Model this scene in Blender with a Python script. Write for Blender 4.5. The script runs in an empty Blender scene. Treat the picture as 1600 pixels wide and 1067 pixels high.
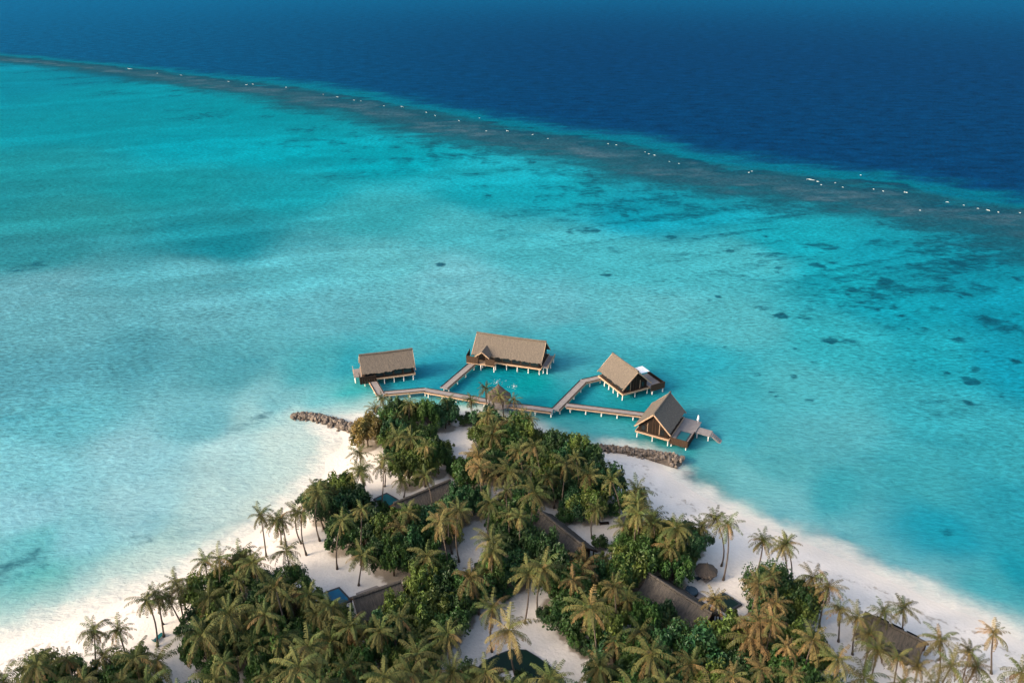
import bpy, math, random
import numpy as np
from mathutils import Vector, Matrix

R = math.radians
scene = bpy.context.scene
COL = scene.collection

# ------------------------------------------------------------------ camera, sky, sun, exposure
CAM_H, PITCH, FPX = 100.0, R(26.0), 1232.0      # metres above the lagoon, downward tilt, focal length for a 1600 px frame
cam_d = bpy.data.cameras.new('camera'); cam = bpy.data.objects.new('camera', cam_d); COL.objects.link(cam)
cam_d.sensor_width = 36.0; cam_d.lens = 36.0 * FPX / 1600.0
cam_d.clip_start = 1.0; cam_d.clip_end = 80000.0
cam.location = (0, 0, CAM_H); cam.rotation_euler = (R(90) - PITCH, 0, 0)
scene.camera = cam

SUN_EL, SUN_AZ = 26.0, (-0.93, -0.37)             # elevation; horizontal direction towards the sun
world = bpy.data.worlds.new('World'); scene.world = world; world.use_nodes = True
wn = world.node_tree.nodes; wl = world.node_tree.links; wn.clear()
wo = wn.new('ShaderNodeOutputWorld'); wb = wn.new('ShaderNodeBackground'); ws = wn.new('ShaderNodeTexSky')
ws.sky_type = 'NISHITA'; ws.sun_disc = False; ws.sun_elevation = R(SUN_EL)
ws.sun_rotation = math.atan2(SUN_AZ[0], SUN_AZ[1]) % (2 * math.pi)
ws.air_density = 1.0; ws.dust_density = 5.0; ws.ozone_density = 0.2
wl.new(ws.outputs[0], wb.inputs[0]); wl.new(wb.outputs[0], wo.inputs[0]); wb.inputs[1].default_value = 0.15
sd = bpy.data.lights.new('sun', 'SUN'); so = bpy.data.objects.new('sun', sd); COL.objects.link(so)
sd.energy = 1.05; sd.angle = R(9.0); sd.color = (1.0, 0.82, 0.67)
tosun = Vector((SUN_AZ[0], SUN_AZ[1], 0)).normalized() * math.cos(R(SUN_EL)); tosun.z = math.sin(R(SUN_EL))
so.rotation_euler = (-tosun).to_track_quat('-Z', 'Y').to_euler(); so.location = (-200, -80, 150)
scene.view_settings.view_transform = 'Standard'; scene.view_settings.look = 'None'
scene.view_settings.gamma = 1.0; scene.view_settings.use_curve_mapping = False
scene.view_settings.exposure = 1.45

# ------------------------------------------------------------------ helpers
rng = random.Random(7)
GZ = 1.5                                          # height of the island's sand above the lagoon

def gp(px, py, z=0.0):
    """Place in the world (metres, at height z) that was measured at a point of the survey photograph."""
    f, c, s = FPX, math.cos(PITCH), math.sin(PITCH)
    dx, dy = px - 800.0, 533.5 - py
    d = (dx, c * f + s * dy, -s * f + c * dy)
    t = (z - CAM_H) / d[2]
    return Vector((d[0] * t, d[1] * t, z))

def pr(p):
    c, s = math.cos(PITCH), math.sin(PITCH)
    x, y, z = p[0], p[1], p[2] - CAM_H
    fwd = y * c - z * s; upv = y * s + z * c
    return (800.0 + x * FPX / fwd, 533.5 - upv * FPX / fwd)

def inpoly(x, y, poly):
    r = False; j = len(poly) - 1
    for i in range(len(poly)):
        xi, yi = poly[i][0], poly[i][1]; xj, yj = poly[j][0], poly[j][1]
        if (yi > y) != (yj > y) and x < (xj - xi) * (y - yi) / (yj - yi) + xi: r = not r
        j = i
    return r

def lin(c):
    return tuple(((v / 255.0) / 12.92 if v <= 10 else (((v / 255.0) + .055) / 1.055) ** 2.4) for v in c)

def _hash(ix, iy, seed):
    n = (ix * 374761393 + iy * 668265263 + seed * 1442695041) & 0xffffffff
    n = ((n ^ (n >> 13)) * 1274126177) & 0xffffffff
    return ((n ^ (n >> 16)) & 0xffff) / 65535.0

def vnoise(x, y, seed=0):
    x = np.asarray(x, dtype=np.float64); y = np.asarray(y, dtype=np.float64)
    ix = np.floor(x).astype(np.int64); iy = np.floor(y).astype(np.int64)
    fx = x - ix; fy = y - iy; fx = fx * fx * (3 - 2 * fx); fy = fy * fy * (3 - 2 * fy)
    a = _hash(ix, iy, seed); b = _hash(ix + 1, iy, seed); c = _hash(ix, iy + 1, seed); d = _hash(ix + 1, iy + 1, seed)
    return (a * (1 - fx) + b * fx) * (1 - fy) + (c * (1 - fx) + d * fx) * fy

def fbm(x, y, seed=0, oct=4):
    v = 0; a = .5; t = 0
    for o in range(oct):
        v = v + a * vnoise(x * 2 ** o, y * 2 ** o, seed + o * 17); t += a; a *= .5
    return v / t

def sstep(a, b, x):
    t = np.clip((x - a) / (b - a), 0, 1); return t * t * (3 - 2 * t)

class MB:
    """Collects shapes and links them as ONE mesh object."""
    def __init__(s): s.v = []; s.f = []
    def add(s, vs, fs):
        o = len(s.v); s.v += [tuple(v) for v in vs]; s.f += [tuple(i + o for i in f) for f in fs]
    def box(s, c, d, rz=0.0, tilt=None):
        hx, hy, hz = d[0] / 2, d[1] / 2, d[2] / 2
        vs = [Vector((x, y, z)) for x in (-hx, hx) for y in (-hy, hy) for z in (-hz, hz)]
        m = Matrix.Rotation(rz, 3, 'Z')
        if tilt: m = m @ tilt
        s.add([m @ v + Vector(c) for v in vs], [(0, 1, 3, 2), (4, 6, 7, 5), (0, 4, 5, 1), (2, 3, 7, 6), (0, 2, 6, 4), (1, 5, 7, 3)])
    def bar(s, a, b, w, h):
        a = Vector(a); b = Vector(b); d = b - a
        if d.length < 1e-6: return
        q = d.to_track_quat('X', 'Z').to_matrix()
        hx = d.length / 2
        vs = [(a + b) / 2 + q @ Vector((x, y, z)) for x in (-hx, hx) for y in (-w / 2, w / 2) for z in (-h / 2, h / 2)]
        s.add(vs, [(0, 1, 3, 2), (4, 6, 7, 5), (0, 4, 5, 1), (2, 3, 7, 6), (0, 2, 6, 4), (1, 5, 7, 3)])
    def tube(s, pts, rad, n=6, cap=True):
        pts = [Vector(p) for p in pts]; o = len(s.v)
        for i, p in enumerate(pts):
            d = (pts[min(i + 1, len(pts) - 1)] - pts[max(i - 1, 0)]).normalized()
            u = d.orthogonal().normalized() if abs(d.z) < .2 else d.cross(Vector((0, 1, 0.01))).normalized()
            w = d.cross(u); r = rad[i] if isinstance(rad, (list, tuple)) else rad
            for k in range(n):
                a = 2 * math.pi * k / n; s.v.append(tuple(p + u * (math.cos(a) * r) + w * (math.sin(a) * r)))
        for i in range(len(pts) - 1):
            for k in range(n):
                s.f.append((o + i * n + k, o + i * n + (k + 1) % n, o + (i + 1) * n + (k + 1) % n, o + (i + 1) * n + k))
        if cap:
            s.f.append(tuple(o + k for k in range(n))[::-1]); s.f.append(tuple(o + (len(pts) - 1) * n + k for k in range(n)))
    def mesh(s, name, mat, smooth=False):
        me = bpy.data.meshes.new(name); me.from_pydata(s.v, [], s.f); me.update()
        if mat: me.materials.append(mat)
        if smooth: me.polygons.foreach_set('use_smooth', [True] * len(me.polygons))
        return me
    def build(s, name, mat, parent=None, smooth=False, loc=(0, 0, 0)):
        return obj(name, s.mesh(name, mat, smooth), parent, loc)

def obj(name, me, parent=None, loc=(0, 0, 0), rot=(0, 0, 0), sc=(1, 1, 1)):
    o = bpy.data.objects.new(name, me); COL.objects.link(o); o.parent = parent
    o.location = loc; o.rotation_euler = rot; o.scale = sc
    return o

def thing(name, label, cat, loc=(0, 0, 0), rz=0.0, group=None):
    o = bpy.data.objects.new(name, None); COL.objects.link(o); o.empty_display_size = .2
    o.location = loc; o.rotation_euler = (0, 0, rz); return tag(o, label, cat, group)

def tag(o, label=None, cat=None, group=None, kind=None):
    if label: o['label'] = label
    if cat: o['category'] = cat
    if group: o['group'] = group
    if kind: o['kind'] = kind
    return o

# ------------------------------------------------------------------ materials
def mat(name, col, rough=.8, spec=.3, noise=None, bump=None, metal=0.0, stretch=None, objrand=0.0, attr=None, transl=0.0, objcol=False):
    """noise=(scale, amount, colour2); bump=(scale, strength, distance)"""
    m = bpy.data.materials.new(name); m.use_nodes = True; nt = m.node_tree; N = nt.nodes; L = nt.links
    b = N['Principled BSDF']; b.inputs['Roughness'].default_value = rough; b.inputs['Specular IOR Level'].default_value = spec
    b.inputs['Metallic'].default_value = metal
    tc = N.new('ShaderNodeTexCoord'); src = tc.outputs['Object']
    if stretch:
        mp = N.new('ShaderNodeMapping'); mp.inputs['Scale'].default_value = stretch; L.new(src, mp.inputs[0]); src = mp.outputs[0]
    rgb = N.new('ShaderNodeRGB'); rgb.outputs[0].default_value = (*col, 1); out = rgb.outputs[0]
    if objcol:
        oi = N.new('ShaderNodeObjectInfo'); out = oi.outputs['Color']
    if attr:
        at = N.new('ShaderNodeAttribute'); at.attribute_name = attr
        mx = N.new('ShaderNodeMix'); mx.data_type = 'RGBA'; mx.blend_type = 'MULTIPLY'; mx.inputs[0].default_value = 1
        L.new(out, mx.inputs[6]); L.new(at.outputs[0], mx.inputs[7]); out = mx.outputs[2]
    if noise:
        nz = N.new('ShaderNodeTexNoise'); nz.inputs['Scale'].default_value = noise[0]; nz.inputs['Detail'].default_value = 5
        L.new(src, nz.inputs[0]); rp = N.new('ShaderNodeMapRange'); rp.inputs[1].default_value = .3; rp.inputs[2].default_value = .7
        rp.inputs[3].default_value = 0; rp.inputs[4].default_value = noise[1]; L.new(nz.outputs[0], rp.inputs[0])
        mx = N.new('ShaderNodeMix'); mx.data_type = 'RGBA'; L.new(rp.outputs[0], mx.inputs[0])
        L.new(out, mx.inputs[6]); mx.inputs[7].default_value = (*noise[2], 1); out = mx.outputs[2]
    if objrand:
        oi = N.new('ShaderNodeObjectInfo'); mr = N.new('ShaderNodeMapRange'); mr.inputs[3].default_value = 1 - objrand; mr.inputs[4].default_value = 1 + objrand
        L.new(oi.outputs['Random'], mr.inputs[0]); hs = N.new('ShaderNodeHueSaturation'); L.new(mr.outputs[0], hs.inputs['Value']); L.new(out, hs.inputs['Color']); out = hs.outputs[0]
    L.new(out, b.inputs['Base Color'])
    if bump:
        bz = N.new('ShaderNodeTexNoise'); bz.inputs['Scale'].default_value = bump[0]; bz.inputs['Detail'].default_value = 4; L.new(src, bz.inputs[0])
        bp = N.new('ShaderNodeBump'); bp.inputs['Strength'].default_value = bump[1]; bp.inputs['Distance'].default_value = bump[2]
        L.new(bz.outputs[0], bp.inputs['Height']); L.new(bp.outputs[0], b.inputs['Normal'])
    if transl:
        tr = N.new('ShaderNodeBsdfTranslucent'); L.new(out, tr.inputs[0]); ms = N.new('ShaderNodeMixShader'); ms.inputs[0].default_value = transl
        L.new(b.outputs[0], ms.inputs[1]); L.new(tr.outputs[0], ms.inputs[2]); L.new(ms.outputs[0], N['Material Output'].inputs[0])
    return m

M = {}
M['thatch'] = mat('thatch', (.150, .126, .102), .95, .1, (2.2, .85, (.080, .070, .059)), (4.0, 1.0, .06), stretch=(2.5, 1.2, 1.2))
M['thatch_old'] = mat('thatch_old', (.050, .048, .045), .95, .1, (1.2, 1.0, (.105, .092, .078)), (3.0, 1.0, .2), stretch=(3.5, .7, .7))
M['thatch_hut'] = mat('thatch_hut', (.12, .095, .075), .95, .1, (2.2, .8, (.09, .075, .06)), (4.0, .8, .1))
M['dark_wood'] = mat('dark_wood', (.016, .011, .008), .8, .15, (2.0, .7, (.030, .019, .013)), stretch=(5, 5, .4))
M['brown_wood'] = mat('brown_wood', (.065, .040, .026), .8, .15, (2.0, .7, (.038, .024, .016)), stretch=(5, 5, .5))
M['pale_wood'] = mat('pale_wood', (.42, .29, .19), .8, .2, (1.5, .6, (.28, .19, .13)), stretch=(1, 4, 4))
M['grey_deck'] = mat('grey_deck', (.24, .215, .20), .85, .2, (1.2, .7, (.16, .145, .14)), (6.0, .4, .02))
M['white_concrete'] = mat('white_concrete', (.74, .72, .68), .8, .2, (1.5, .5, (.58, .58, .54)))
M['white_cloth'] = mat('white_cloth', (.8, .8, .8), .9, .1)
M['glass'] = mat('dark_glass', (.012, .016, .018), .12, .5)
M['trunk'] = mat('palm_trunk', (.125, .10, .08), .9, .15, (1.5, .7, (.065, .05, .04)), (5, .6, .05), stretch=(1, 1, 5))
M['bark'] = mat('bark', (.075, .055, .04), .9, .15, (2, .6, (.045, .034, .026)))
M['frond'] = mat('palm_frond', (.1, .1, .03), .7, .15, objcol=True, attr='tint', objrand=.22, transl=.14)
M['leaf'] = mat('leaf', (.05, .08, .02), .5, .32, objcol=True, attr='tint', objrand=.15, transl=.12)
M['coconut'] = mat('coconut', (.16, .12, .04), .6, .3)
M['rock'] = mat('rock', (.18, .148, .12), .9, .2, (1.3, .9, (.07, .058, .05)), (2.5, .8, .15), objrand=.4)
M['pool_tile'] = mat('pool_tile', (.022, .026, .028), .5, .4, (2, .5, (.035, .04, .042)))
M['pool_water'] = mat('pool_water', (.006, .085, .095), .25, .2, (.5, .8, (.010, .13, .14)), (.8, .25, .05))
M['pool_water_b'] = mat('pool_water_blue', (.004, .085, .16), .25, .2, (.5, .8, (.008, .13, .22)), (.8, .25, .05))
M['pond'] = mat('pond_water', (.004, .015, .010), .3, .15, (.4, .8, (.006, .022, .014)), (.8, .2, .05))
M['navy'] = mat('navy_cushion', (.025, .05, .075), .9, .2, (3, .5, (.04, .07, .095)))
M['foam'] = mat('foam', (.42, .46, .46), .9, .2, (1.0, .5, (.3, .42, .46)), (2, .8, .2))

# ------------------------------------------------------------------ shoreline and terrain
SHORE_PX = [(-260, 1115), (-100, 1042), (0, 1001), (100, 965), (200, 928), (295, 889), (393, 834), (440, 800), (485, 762), (509, 738), (513, 716), (529, 699),
            (533, 686), (524, 674), (512, 666), (535, 662), (560, 657), (590, 655), (640, 655), (700, 652), (735, 650), (765, 648), (790, 652), (806, 664),
            (845, 686), (888, 703), (925, 705), (960, 704), (1000, 711), (1035, 722), (1044, 734), (1052, 750), (1087, 770), (1130, 793), (1180, 819), (1300, 868),
            (1400, 913), (1500, 954), (1600, 1000), (1760, 1075), (1900, 1150), (2100, 1500), (800, 2300), (-600, 1500)]
SHORE = np.array([gp(*p).to_tuple()[:2] for p in SHORE_PX])

def signed_dist(X, Y, poly):
    """Distance to a closed polygon, positive inside."""
    d = np.full(X.shape, 1e9); ins = np.zeros(X.shape, bool); n = len(poly)
    for i in range(n):
        ax, ay = poly[i]; bx, by = poly[(i + 1) % n]
        vx, vy = bx - ax, by - ay; t = np.clip(((X - ax) * vx + (Y - ay) * vy) / (vx * vx + vy * vy + 1e-9), 0, 1)
        d = np.minimum(d, np.hypot(X - ax - t * vx, Y - ay - t * vy))
        if ay != by:
            c = ((ay > Y) != (by > Y)) & (X < (bx - ax) * (Y - ay) / (by - ay) + ax); ins ^= c
    return np.where(ins, d, -d)

def line_dist(X, Y, pts):
    """Signed distance to an open polyline (positive on its left)."""
    best = np.full(X.shape, 1e12); sg = np.ones(X.shape)
    for i in range(len(pts) - 1):
        ax, ay = pts[i]; bx, by = pts[i + 1]; vx, vy = bx - ax, by - ay
        t = np.clip(((X - ax) * vx + (Y - ay) * vy) / (vx * vx + vy * vy), 0, 1)
        dd = np.hypot(X - ax - t * vx, Y - ay - t * vy); s = np.sign(vx * (Y - ay) - vy * (X - ax))
        k = dd < best - 1e-6; best = np.where(k, dd, best); sg = np.where(k, s, sg)
    return best * sg

def grid_mesh(name, xs, ys, Z):
    nx, ny = len(xs), len(ys)
    X, Y = np.meshgrid(xs, ys)
    co = np.stack([X, Y, Z], -1).reshape(-1, 3)
    i = (np.arange(ny - 1)[:, None] * nx + np.arange(nx - 1)[None, :]).ravel()
    q = np.stack([i, i + 1, i + nx + 1, i + nx], 1).astype(np.int32)
    me = bpy.data.meshes.new(name); me.vertices.add(len(co)); me.vertices.foreach_set('co', co.astype(np.float32).ravel())
    me.loops.add(q.size); me.loops.foreach_set('vertex_index', q.ravel())
    me.polygons.add(len(q)); me.polygons.foreach_set('loop_start', np.arange(0, q.size, 4, dtype=np.int32))
    me.polygons.foreach_set('loop_total', np.full(len(q), 4, dtype=np.int32))
    me.update(calc_edges=True); me.polygons.foreach_set('use_smooth', np.ones(len(q), dtype=bool))
    return me

def fattr(me, name, arr):
    a = me.attributes.new(name, 'FLOAT', 'POINT'); a.data.foreach_set('value', np.asarray(arr, np.float32).ravel())

def cattr(me, name, arr):
    a = me.attributes.new(name, 'FLOAT_COLOR', 'POINT'); a.data.foreach_set('color', np.concatenate([arr, np.ones((len(arr), 1))], 1).astype(np.float32).ravel())

def land_z(d, X, Y):
    z = np.where(d > 0, GZ * sstep(-2, 15, d) - GZ * sstep(-2, 15, np.zeros(1))[0], d * .10)
    z = z + (fbm(X * .12, Y * .12, 5) - .5) * .35 * sstep(0, 8, d)
    z = z + (fbm(X * .09, Y * .09, 15) - .5) * .22 * sstep(12, 0, np.abs(d))
    return np.maximum(z, -3.0)

def ground_z(x, y):
    X = np.array([float(x)]); Y = np.array([float(y)])
    return float(land_z(signed_dist(X, Y, SHORE), X, Y)[0])

# ------------------------------------------------------------------ where plants may grow (surveyed outlines)
VEG = [[(556, 690), (566, 662), (590, 652), (640, 642), (690, 638), (735, 650), (770, 647), (800, 657), (840, 674), (880, 688), (915, 704), (940, 722), (940, 742),
        (965, 768), (985, 775), (995, 800), (1040, 845), (1090, 848), (1122, 868), (1118, 885), (1085, 893), (1050, 902), (1030, 900), (1092, 948), (1110, 975),
        (1150, 957), (1170, 925), (1200, 903), (1240, 918), (1286, 945), (1280, 962), (1240, 970), (1235, 985), (1290, 1010), (1290, 1110), (318, 1110), (316, 1000),
        (318, 900), (325, 885), (390, 895), (440, 900), (470, 905), (482, 915), (500, 935), (520, 952), (560, 962), (600, 955), (636, 935), (628, 906), (590, 897),
        (545, 865), (515, 835), (485, 800), (480, 775), (500, 762), (540, 764), (590, 782), (615, 796), (665, 775), (640, 750), (612, 735), (592, 714), (575, 702)],
       [(50, 1062), (120, 1040), (190, 1040), (238, 1056), (238, 1110), (30, 1110)]]
CLEAR = [[(1084, 894), (1102, 874), (1119, 894), (1114, 908), (1090, 908)], [(1100, 935), (1130, 922), (1162, 943), (1136, 957)], [(1062, 924), (1080, 915), (1104, 931), (1088, 941)],
         [(395, 850), (440, 845), (480, 855), (520, 865), (590, 905), (560, 918), (530, 912), (500, 920), (482, 905), (470, 882), (430, 862)], [(540, 690), (580, 700), (598, 720), (610, 750), (600, 768), (560, 765)],
         [(675, 690), (690, 676), (722, 664), (735, 665), (728, 690), (735, 722), (718, 715), (705, 690)],
         [(758, 750), (770, 745), (776, 770), (760, 775)],
         [(740, 815), (748, 800), (755, 830), (742, 870), (722, 885), (715, 875), (730, 845)],
         [(885, 824), (925, 816), (965, 808), (985, 800), (980, 820), (960, 838), (940, 862), (905, 848)],
         [(750, 935), (790, 945), (812, 915), (830, 912), (815, 950), (828, 978), (862, 978), (877, 1003), (905, 1030), (928, 1050), (890, 1068), (840, 1020), (800, 1015),
          (760, 1030), (720, 1045), (712, 1030), (740, 990), (755, 985)],
         [(748, 1040), (775, 1022), (800, 1013), (822, 1015), (856, 1038), (885, 1066), (845, 1067), (825, 1053), (800, 1048), (770, 1060)],
         [(622, 782), (701, 750), (712, 766), (632, 792)], [(844, 795), (911, 851), (937, 867), (895, 871), (827, 814)],
         [(560, 940), (624, 910), (634, 926), (600, 945)], [(1016, 897), (1095, 945), (1112, 962), (1080, 962), (998, 920)],
         [(585, 779), (604, 770), (623, 781), (604, 790)], [(498, 928), (530, 917), (549, 936), (525, 944)]]

def clear_at(x, y, h, r):
    """True where a plant of this height and radius would stand on a path, clearing, pool or roof."""
    for z in (.15 * h, .5 * h, .95 * h):
        for dx, dy in ((0, 0), (-.75 * r, 0), (.75 * r, 0), (0, -.6 * r), (0, .6 * r)):
            k = .7 if z > .8 * h else 1
            p = pr((x + dx * k, y + dy * k, GZ + z))
            for c in CLEAR:
                if inpoly(p[0], p[1], c): return True
    return False

HOUSES = []      # (centre x, y, angle, half length, half width) filled by the villas below
def in_house(x, y, pad=.4):
    for cx, cy, a, hl, hw in HOUSES:
        dx, dy = x - cx, y - cy; u = dx * math.cos(a) + dy * math.sin(a); v = -dx * math.sin(a) + dy * math.cos(a)
        if abs(u) < hl + pad and abs(v) < hw + pad: return True
    return False

# ------------------------------------------------------------------ villas
def roof_slope(L, w, zr, d, side, th=.32, seed=0, ragged=.16, notch=None):
    """One thatched slope: ridge along x at height zr, falling d over the half width w."""
    r = random.Random(seed); nu, nv = max(10, int(L * 2.6)), 7
    mb = MB(); top = []; bot = []
    n = Vector((0, side * d, w)).normalized()
    for j in range(nv + 1):
        v = j / nv
        for i in range(nu + 1):
            u = i / nu
            ext = (r.uniform(-ragged, ragged) if j == nv else 0)
            if notch and j >= nv - 1 and notch[0] < u < notch[1]: ext -= notch[2] * (1 if j == nv else .3)
            vv = v + ext / math.hypot(w, d)
            sag = -.10 * math.sin(math.pi * u) * (1 - v) - .06 * math.sin(math.pi * v)
            x = -L / 2 + u * L + (r.uniform(-.06, .06) if i in (0, nu) else 0)
            p = Vector((x, side * w * vv, zr - d * vv)) + n * (sag + r.uniform(-.02, .02))
            top.append(p); bot.append(Vector((x, side * w * vv, zr - d * vv)) - n * th)
    k = nu + 1; vs = top + bot; o = len(top); fs = []
    for j in range(nv):
        for i in range(nu):
            a = j * k + i; fs.append((a, a + 1, a + k + 1, a + k)); fs.append((o + a, o + a + k, o + a + k + 1, o + a + 1))
    for i in range(nu):
        fs.append((i, o + i, o + i + 1, i + 1)); a = nv * k + i; fs.append((a, a + 1, o + a + 1, o + a))
    for j in range(nv):
        a = j * k; fs.append((a, a + k, o + a + k, o + a)); a = j * k + nu; fs.append((a, o + a, o + a + k, a + k))
    mb.add(vs, fs); return mb

def gable_roof(root, L, w, zr, d, mt, seed, notch=None):
    for s in (-1, 1):
        roof_slope(L, w, zr, d, s, seed=seed + s, notch=notch if s == -1 else None).build('roof_slope', M[mt], root)
    rc = MB(); n = int(L); r = random.Random(seed)
    pts = [(-L / 2 - .1 + (L + .2) * i / n, 0, zr + .06 - .10 * math.sin(math.pi * i / n) + r.uniform(-.03, .03)) for i in range(n + 1)]
    rc.tube(pts, .26, 6); rc.build('ridge_cap', M[mt], root)
    for e in (-1, 1):
        for s in (-1, 1):
            b = MB(); x = e * (L / 2 + .05)
            b.bar((x, s * .1, zr - .30), (x, s * (w + .1), zr - d - .42), .10, .30); b.build('gable_board', M['brown_wood'] if mt == 'thatch_old' else M['pale_wood'], root)

def house_wall(root, L, hw, z0, ze, zr, mt, name='wall'):
    """Closed shell of a gabled house, L long and 2*hw wide, from the floor z0 up under the slopes."""
    mb = MB(); l = L / 2
    p = [(-hw, z0), (hw, z0), (hw, ze), (0, zr), (-hw, ze)]
    vs = [(-l, a, b) for a, b in p] + [(l, a, b) for a, b in p]
    fs = [(0, 4, 3, 2, 1), (5, 6, 7, 8, 9)] + [(i, (i + 1) % 5, 5 + (i + 1) % 5, 5 + i) for i in range(5)]
    mb.add(vs, fs); return mb.build(name, M[mt], root)

def water_villa(A, B, zr, w, d, label, seed, rows, step, notch=None, floor=1.95, stilt_r=.135, deckpad=.5):
    a = gp(*A, zr); b = gp(*B, zr); c = (a + b) / 2; L = (b - a).length; rz = math.atan2(b.y - a.y, b.x - a.x)
    root = thing('stilt_villa', label, 'villa', (c.x, c.y, 0), rz, 'thatched villas standing on stilts in the lagoon')
    gable_roof(root, L, w, zr, d, 'thatch', seed, notch)
    ze = zr - d; hw = w - .75; Lw = L - 1.5
    house_wall(root, Lw, hw, floor, zr - d * hw / w - .5, zr - .55, 'dark_wood')
    fl = MB(); fl.box((0, 0, floor - .1), (L - .3, 2 * hw + 2 * deckpad, .2)); fl.build('floor', M['brown_wood'], root)
    yy = hw + deckpad + .07; xx = (L - .3) / 2 + .07
    for s in (-1, 1):
        m = MB(); m.box((0, s * yy, floor - .12), (L - .1, .14, .42)); m.build('floor_beam', M['pale_wood'], root)
        m = MB(); m.box((s * xx, 0, floor - .12), (.14, 2 * yy - .16, .42)); m.build('floor_beam', M['pale_wood'], root)
    sm = MB(); sm.tube([(0, 0, -1.6), (0, 0, floor - .34)], stilt_r, 8); sme = sm.mesh('stilt', M['white_concrete'])
    n = max(2, int(round((L - 1.0) / step)))
    for i in range(n + 1):
        for y in rows:
            obj('stilt', sme, root, (-L / 2 + .6 + (L - 1.2) * i / n, y * (hw + deckpad - .25), 0))
    # windows with frames along the long walls, and slats on the gables
    for s in (-1, 1):
        k = int(Lw // 2.4)
        for i in range(k):
            x = -Lw / 2 + (i + .5) * Lw / k
            g = MB(); g.box((x, s * (hw + .02), floor + 1.0), (Lw / k - .5, .05, 1.5)); wd = g.build('window', M['glass'], root)
            f = MB(); f.box((x - Lw / k / 2 + .12, s * (hw + .03), floor + 1.0), (.12, .08, 1.9)); f.build('frame', M['brown_wood'], wd)
        for y, h0, h1 in ((-.42, 0, .80), (.05, 0, .88), (.4, 0, .62), (-.15, 0, .86)):
            hh = (zr - d * hw / w - .5 - floor) + (zr - .55 - (zr - d * hw / w - .5)) * (1 - abs(y))
            m = MB(); m.box((s * (Lw / 2 + .04), y * hw, floor + .15 + (hh * h1) / 2), (.09, .12, hh * h1)); m.build('gable_slat', M['brown_wood'] if y in (.05, -.15) else M['pale_wood'], root)
        g = MB(); g.box((s * (Lw / 2 + .02), -.62 * hw, floor + .95), (.05, .9, 1.5)); g.build('window', M['glass'], root)
        g = MB(); g.box((s * (Lw / 2 + .02), .68 * hw, floor + .95), (.05, .9, 1.5)); g.build('window', M['glass'], root)
    return root, L, hw, floor, rz

def deck_on(root, x0, x1, y0, y1, z, name='deck', mt='grey_deck', th=.18, stilts=True, step=2.6):
    m = MB(); m.box(((x0 + x1) / 2, (y0 + y1) / 2, z - th / 2), (x1 - x0, y1 - y0, th)); o = m.build(name, M[mt], root)
    if stilts:
        sm = MB(); sm.tube([(0, 0, -1.6), (0, 0, z - th)], .15, 8); me = sm.mesh('stilt', M['white_concrete'])
        for i in range(max(2, int((x1 - x0) / step) + 1)):
            for j in range(max(2, int((y1 - y0) / step) + 1)):
                nx = max(1, int((x1 - x0) / step)); ny = max(1, int((y1 - y0) / step))
                if i <= nx and j <= ny: obj('stilt', me, root, (x0 + .3 + (x1 - x0 - .6) * i / nx, y0 + .3 + (y1 - y0 - .6) * j / ny, 0))
    return o

def screen_on(root, a, b, z0, z1, mt='dark_wood', name='privacy_screen'):
    """Board fence between two points, built board by board on two rails."""
    a = Vector((*a, 0)); b = Vector((*b, 0)); n = max(2, int((b - a).length / .55)); rz = math.atan2(b.y - a.y, b.x - a.x)
    rail = MB(); rail.bar((a.x, a.y, z1 + .03), (b.x, b.y, z1 + .03), .16, .08); sc = rail.build(name, M[mt], root)
    bm = MB(); bm.box((0, 0, (z0 + z1) / 2), ((b - a).length / n - .03, .06, z1 - z0)); me = bm.mesh('board', M[mt])
    for i in range(n):
        p = a.lerp(b, (i + .5) / n); obj('board', me, sc, (p.x, p.y, 0), (0, 0, rz))
    return sc

# villa west end of the jetty
r1, L1, hw1, f1, rz1 = water_villa((561, 555), (644, 545), 7.4, 3.9, 3.75, 'short stilt villa whose dark screen wall stands at the L-shaped end of the jetty', 11, (-1, 0, 1), 2.7, notch=(.56, .99, .3))
screen_on(r1, (-L1 / 2 - .6, -hw1 - 1.3), (-L1 / 2 + 3.6, -hw1 - 1.3), 1.2, 3.2)
screen_on(r1, (-L1 / 2 - .6, -hw1 - 1.3), (-L1 / 2 - .6, -hw1 + 1.4), 1.2, 3.2)
deck_on(r1, -L1 / 2 - 1.9, -L1 / 2 + .1, -1.4, 3.2, 1.9, step=2.2)
for yy in (-1.2, 0.3, 1.8):
    m = MB(); m.bar((-L1 / 2 - 1.8, yy, 1.9), (-L1 / 2 - 1.8, yy, 2.9), .1, .1); m.build('rail_post', M['pale_wood'], r1)
m = MB(); m.bar((-L1 / 2 - 1.8, -1.4, 2.9), (-L1 / 2 - 1.8, 3.2, 2.9), .1, .1); m.build('rail', M['pale_wood'], r1)
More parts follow.
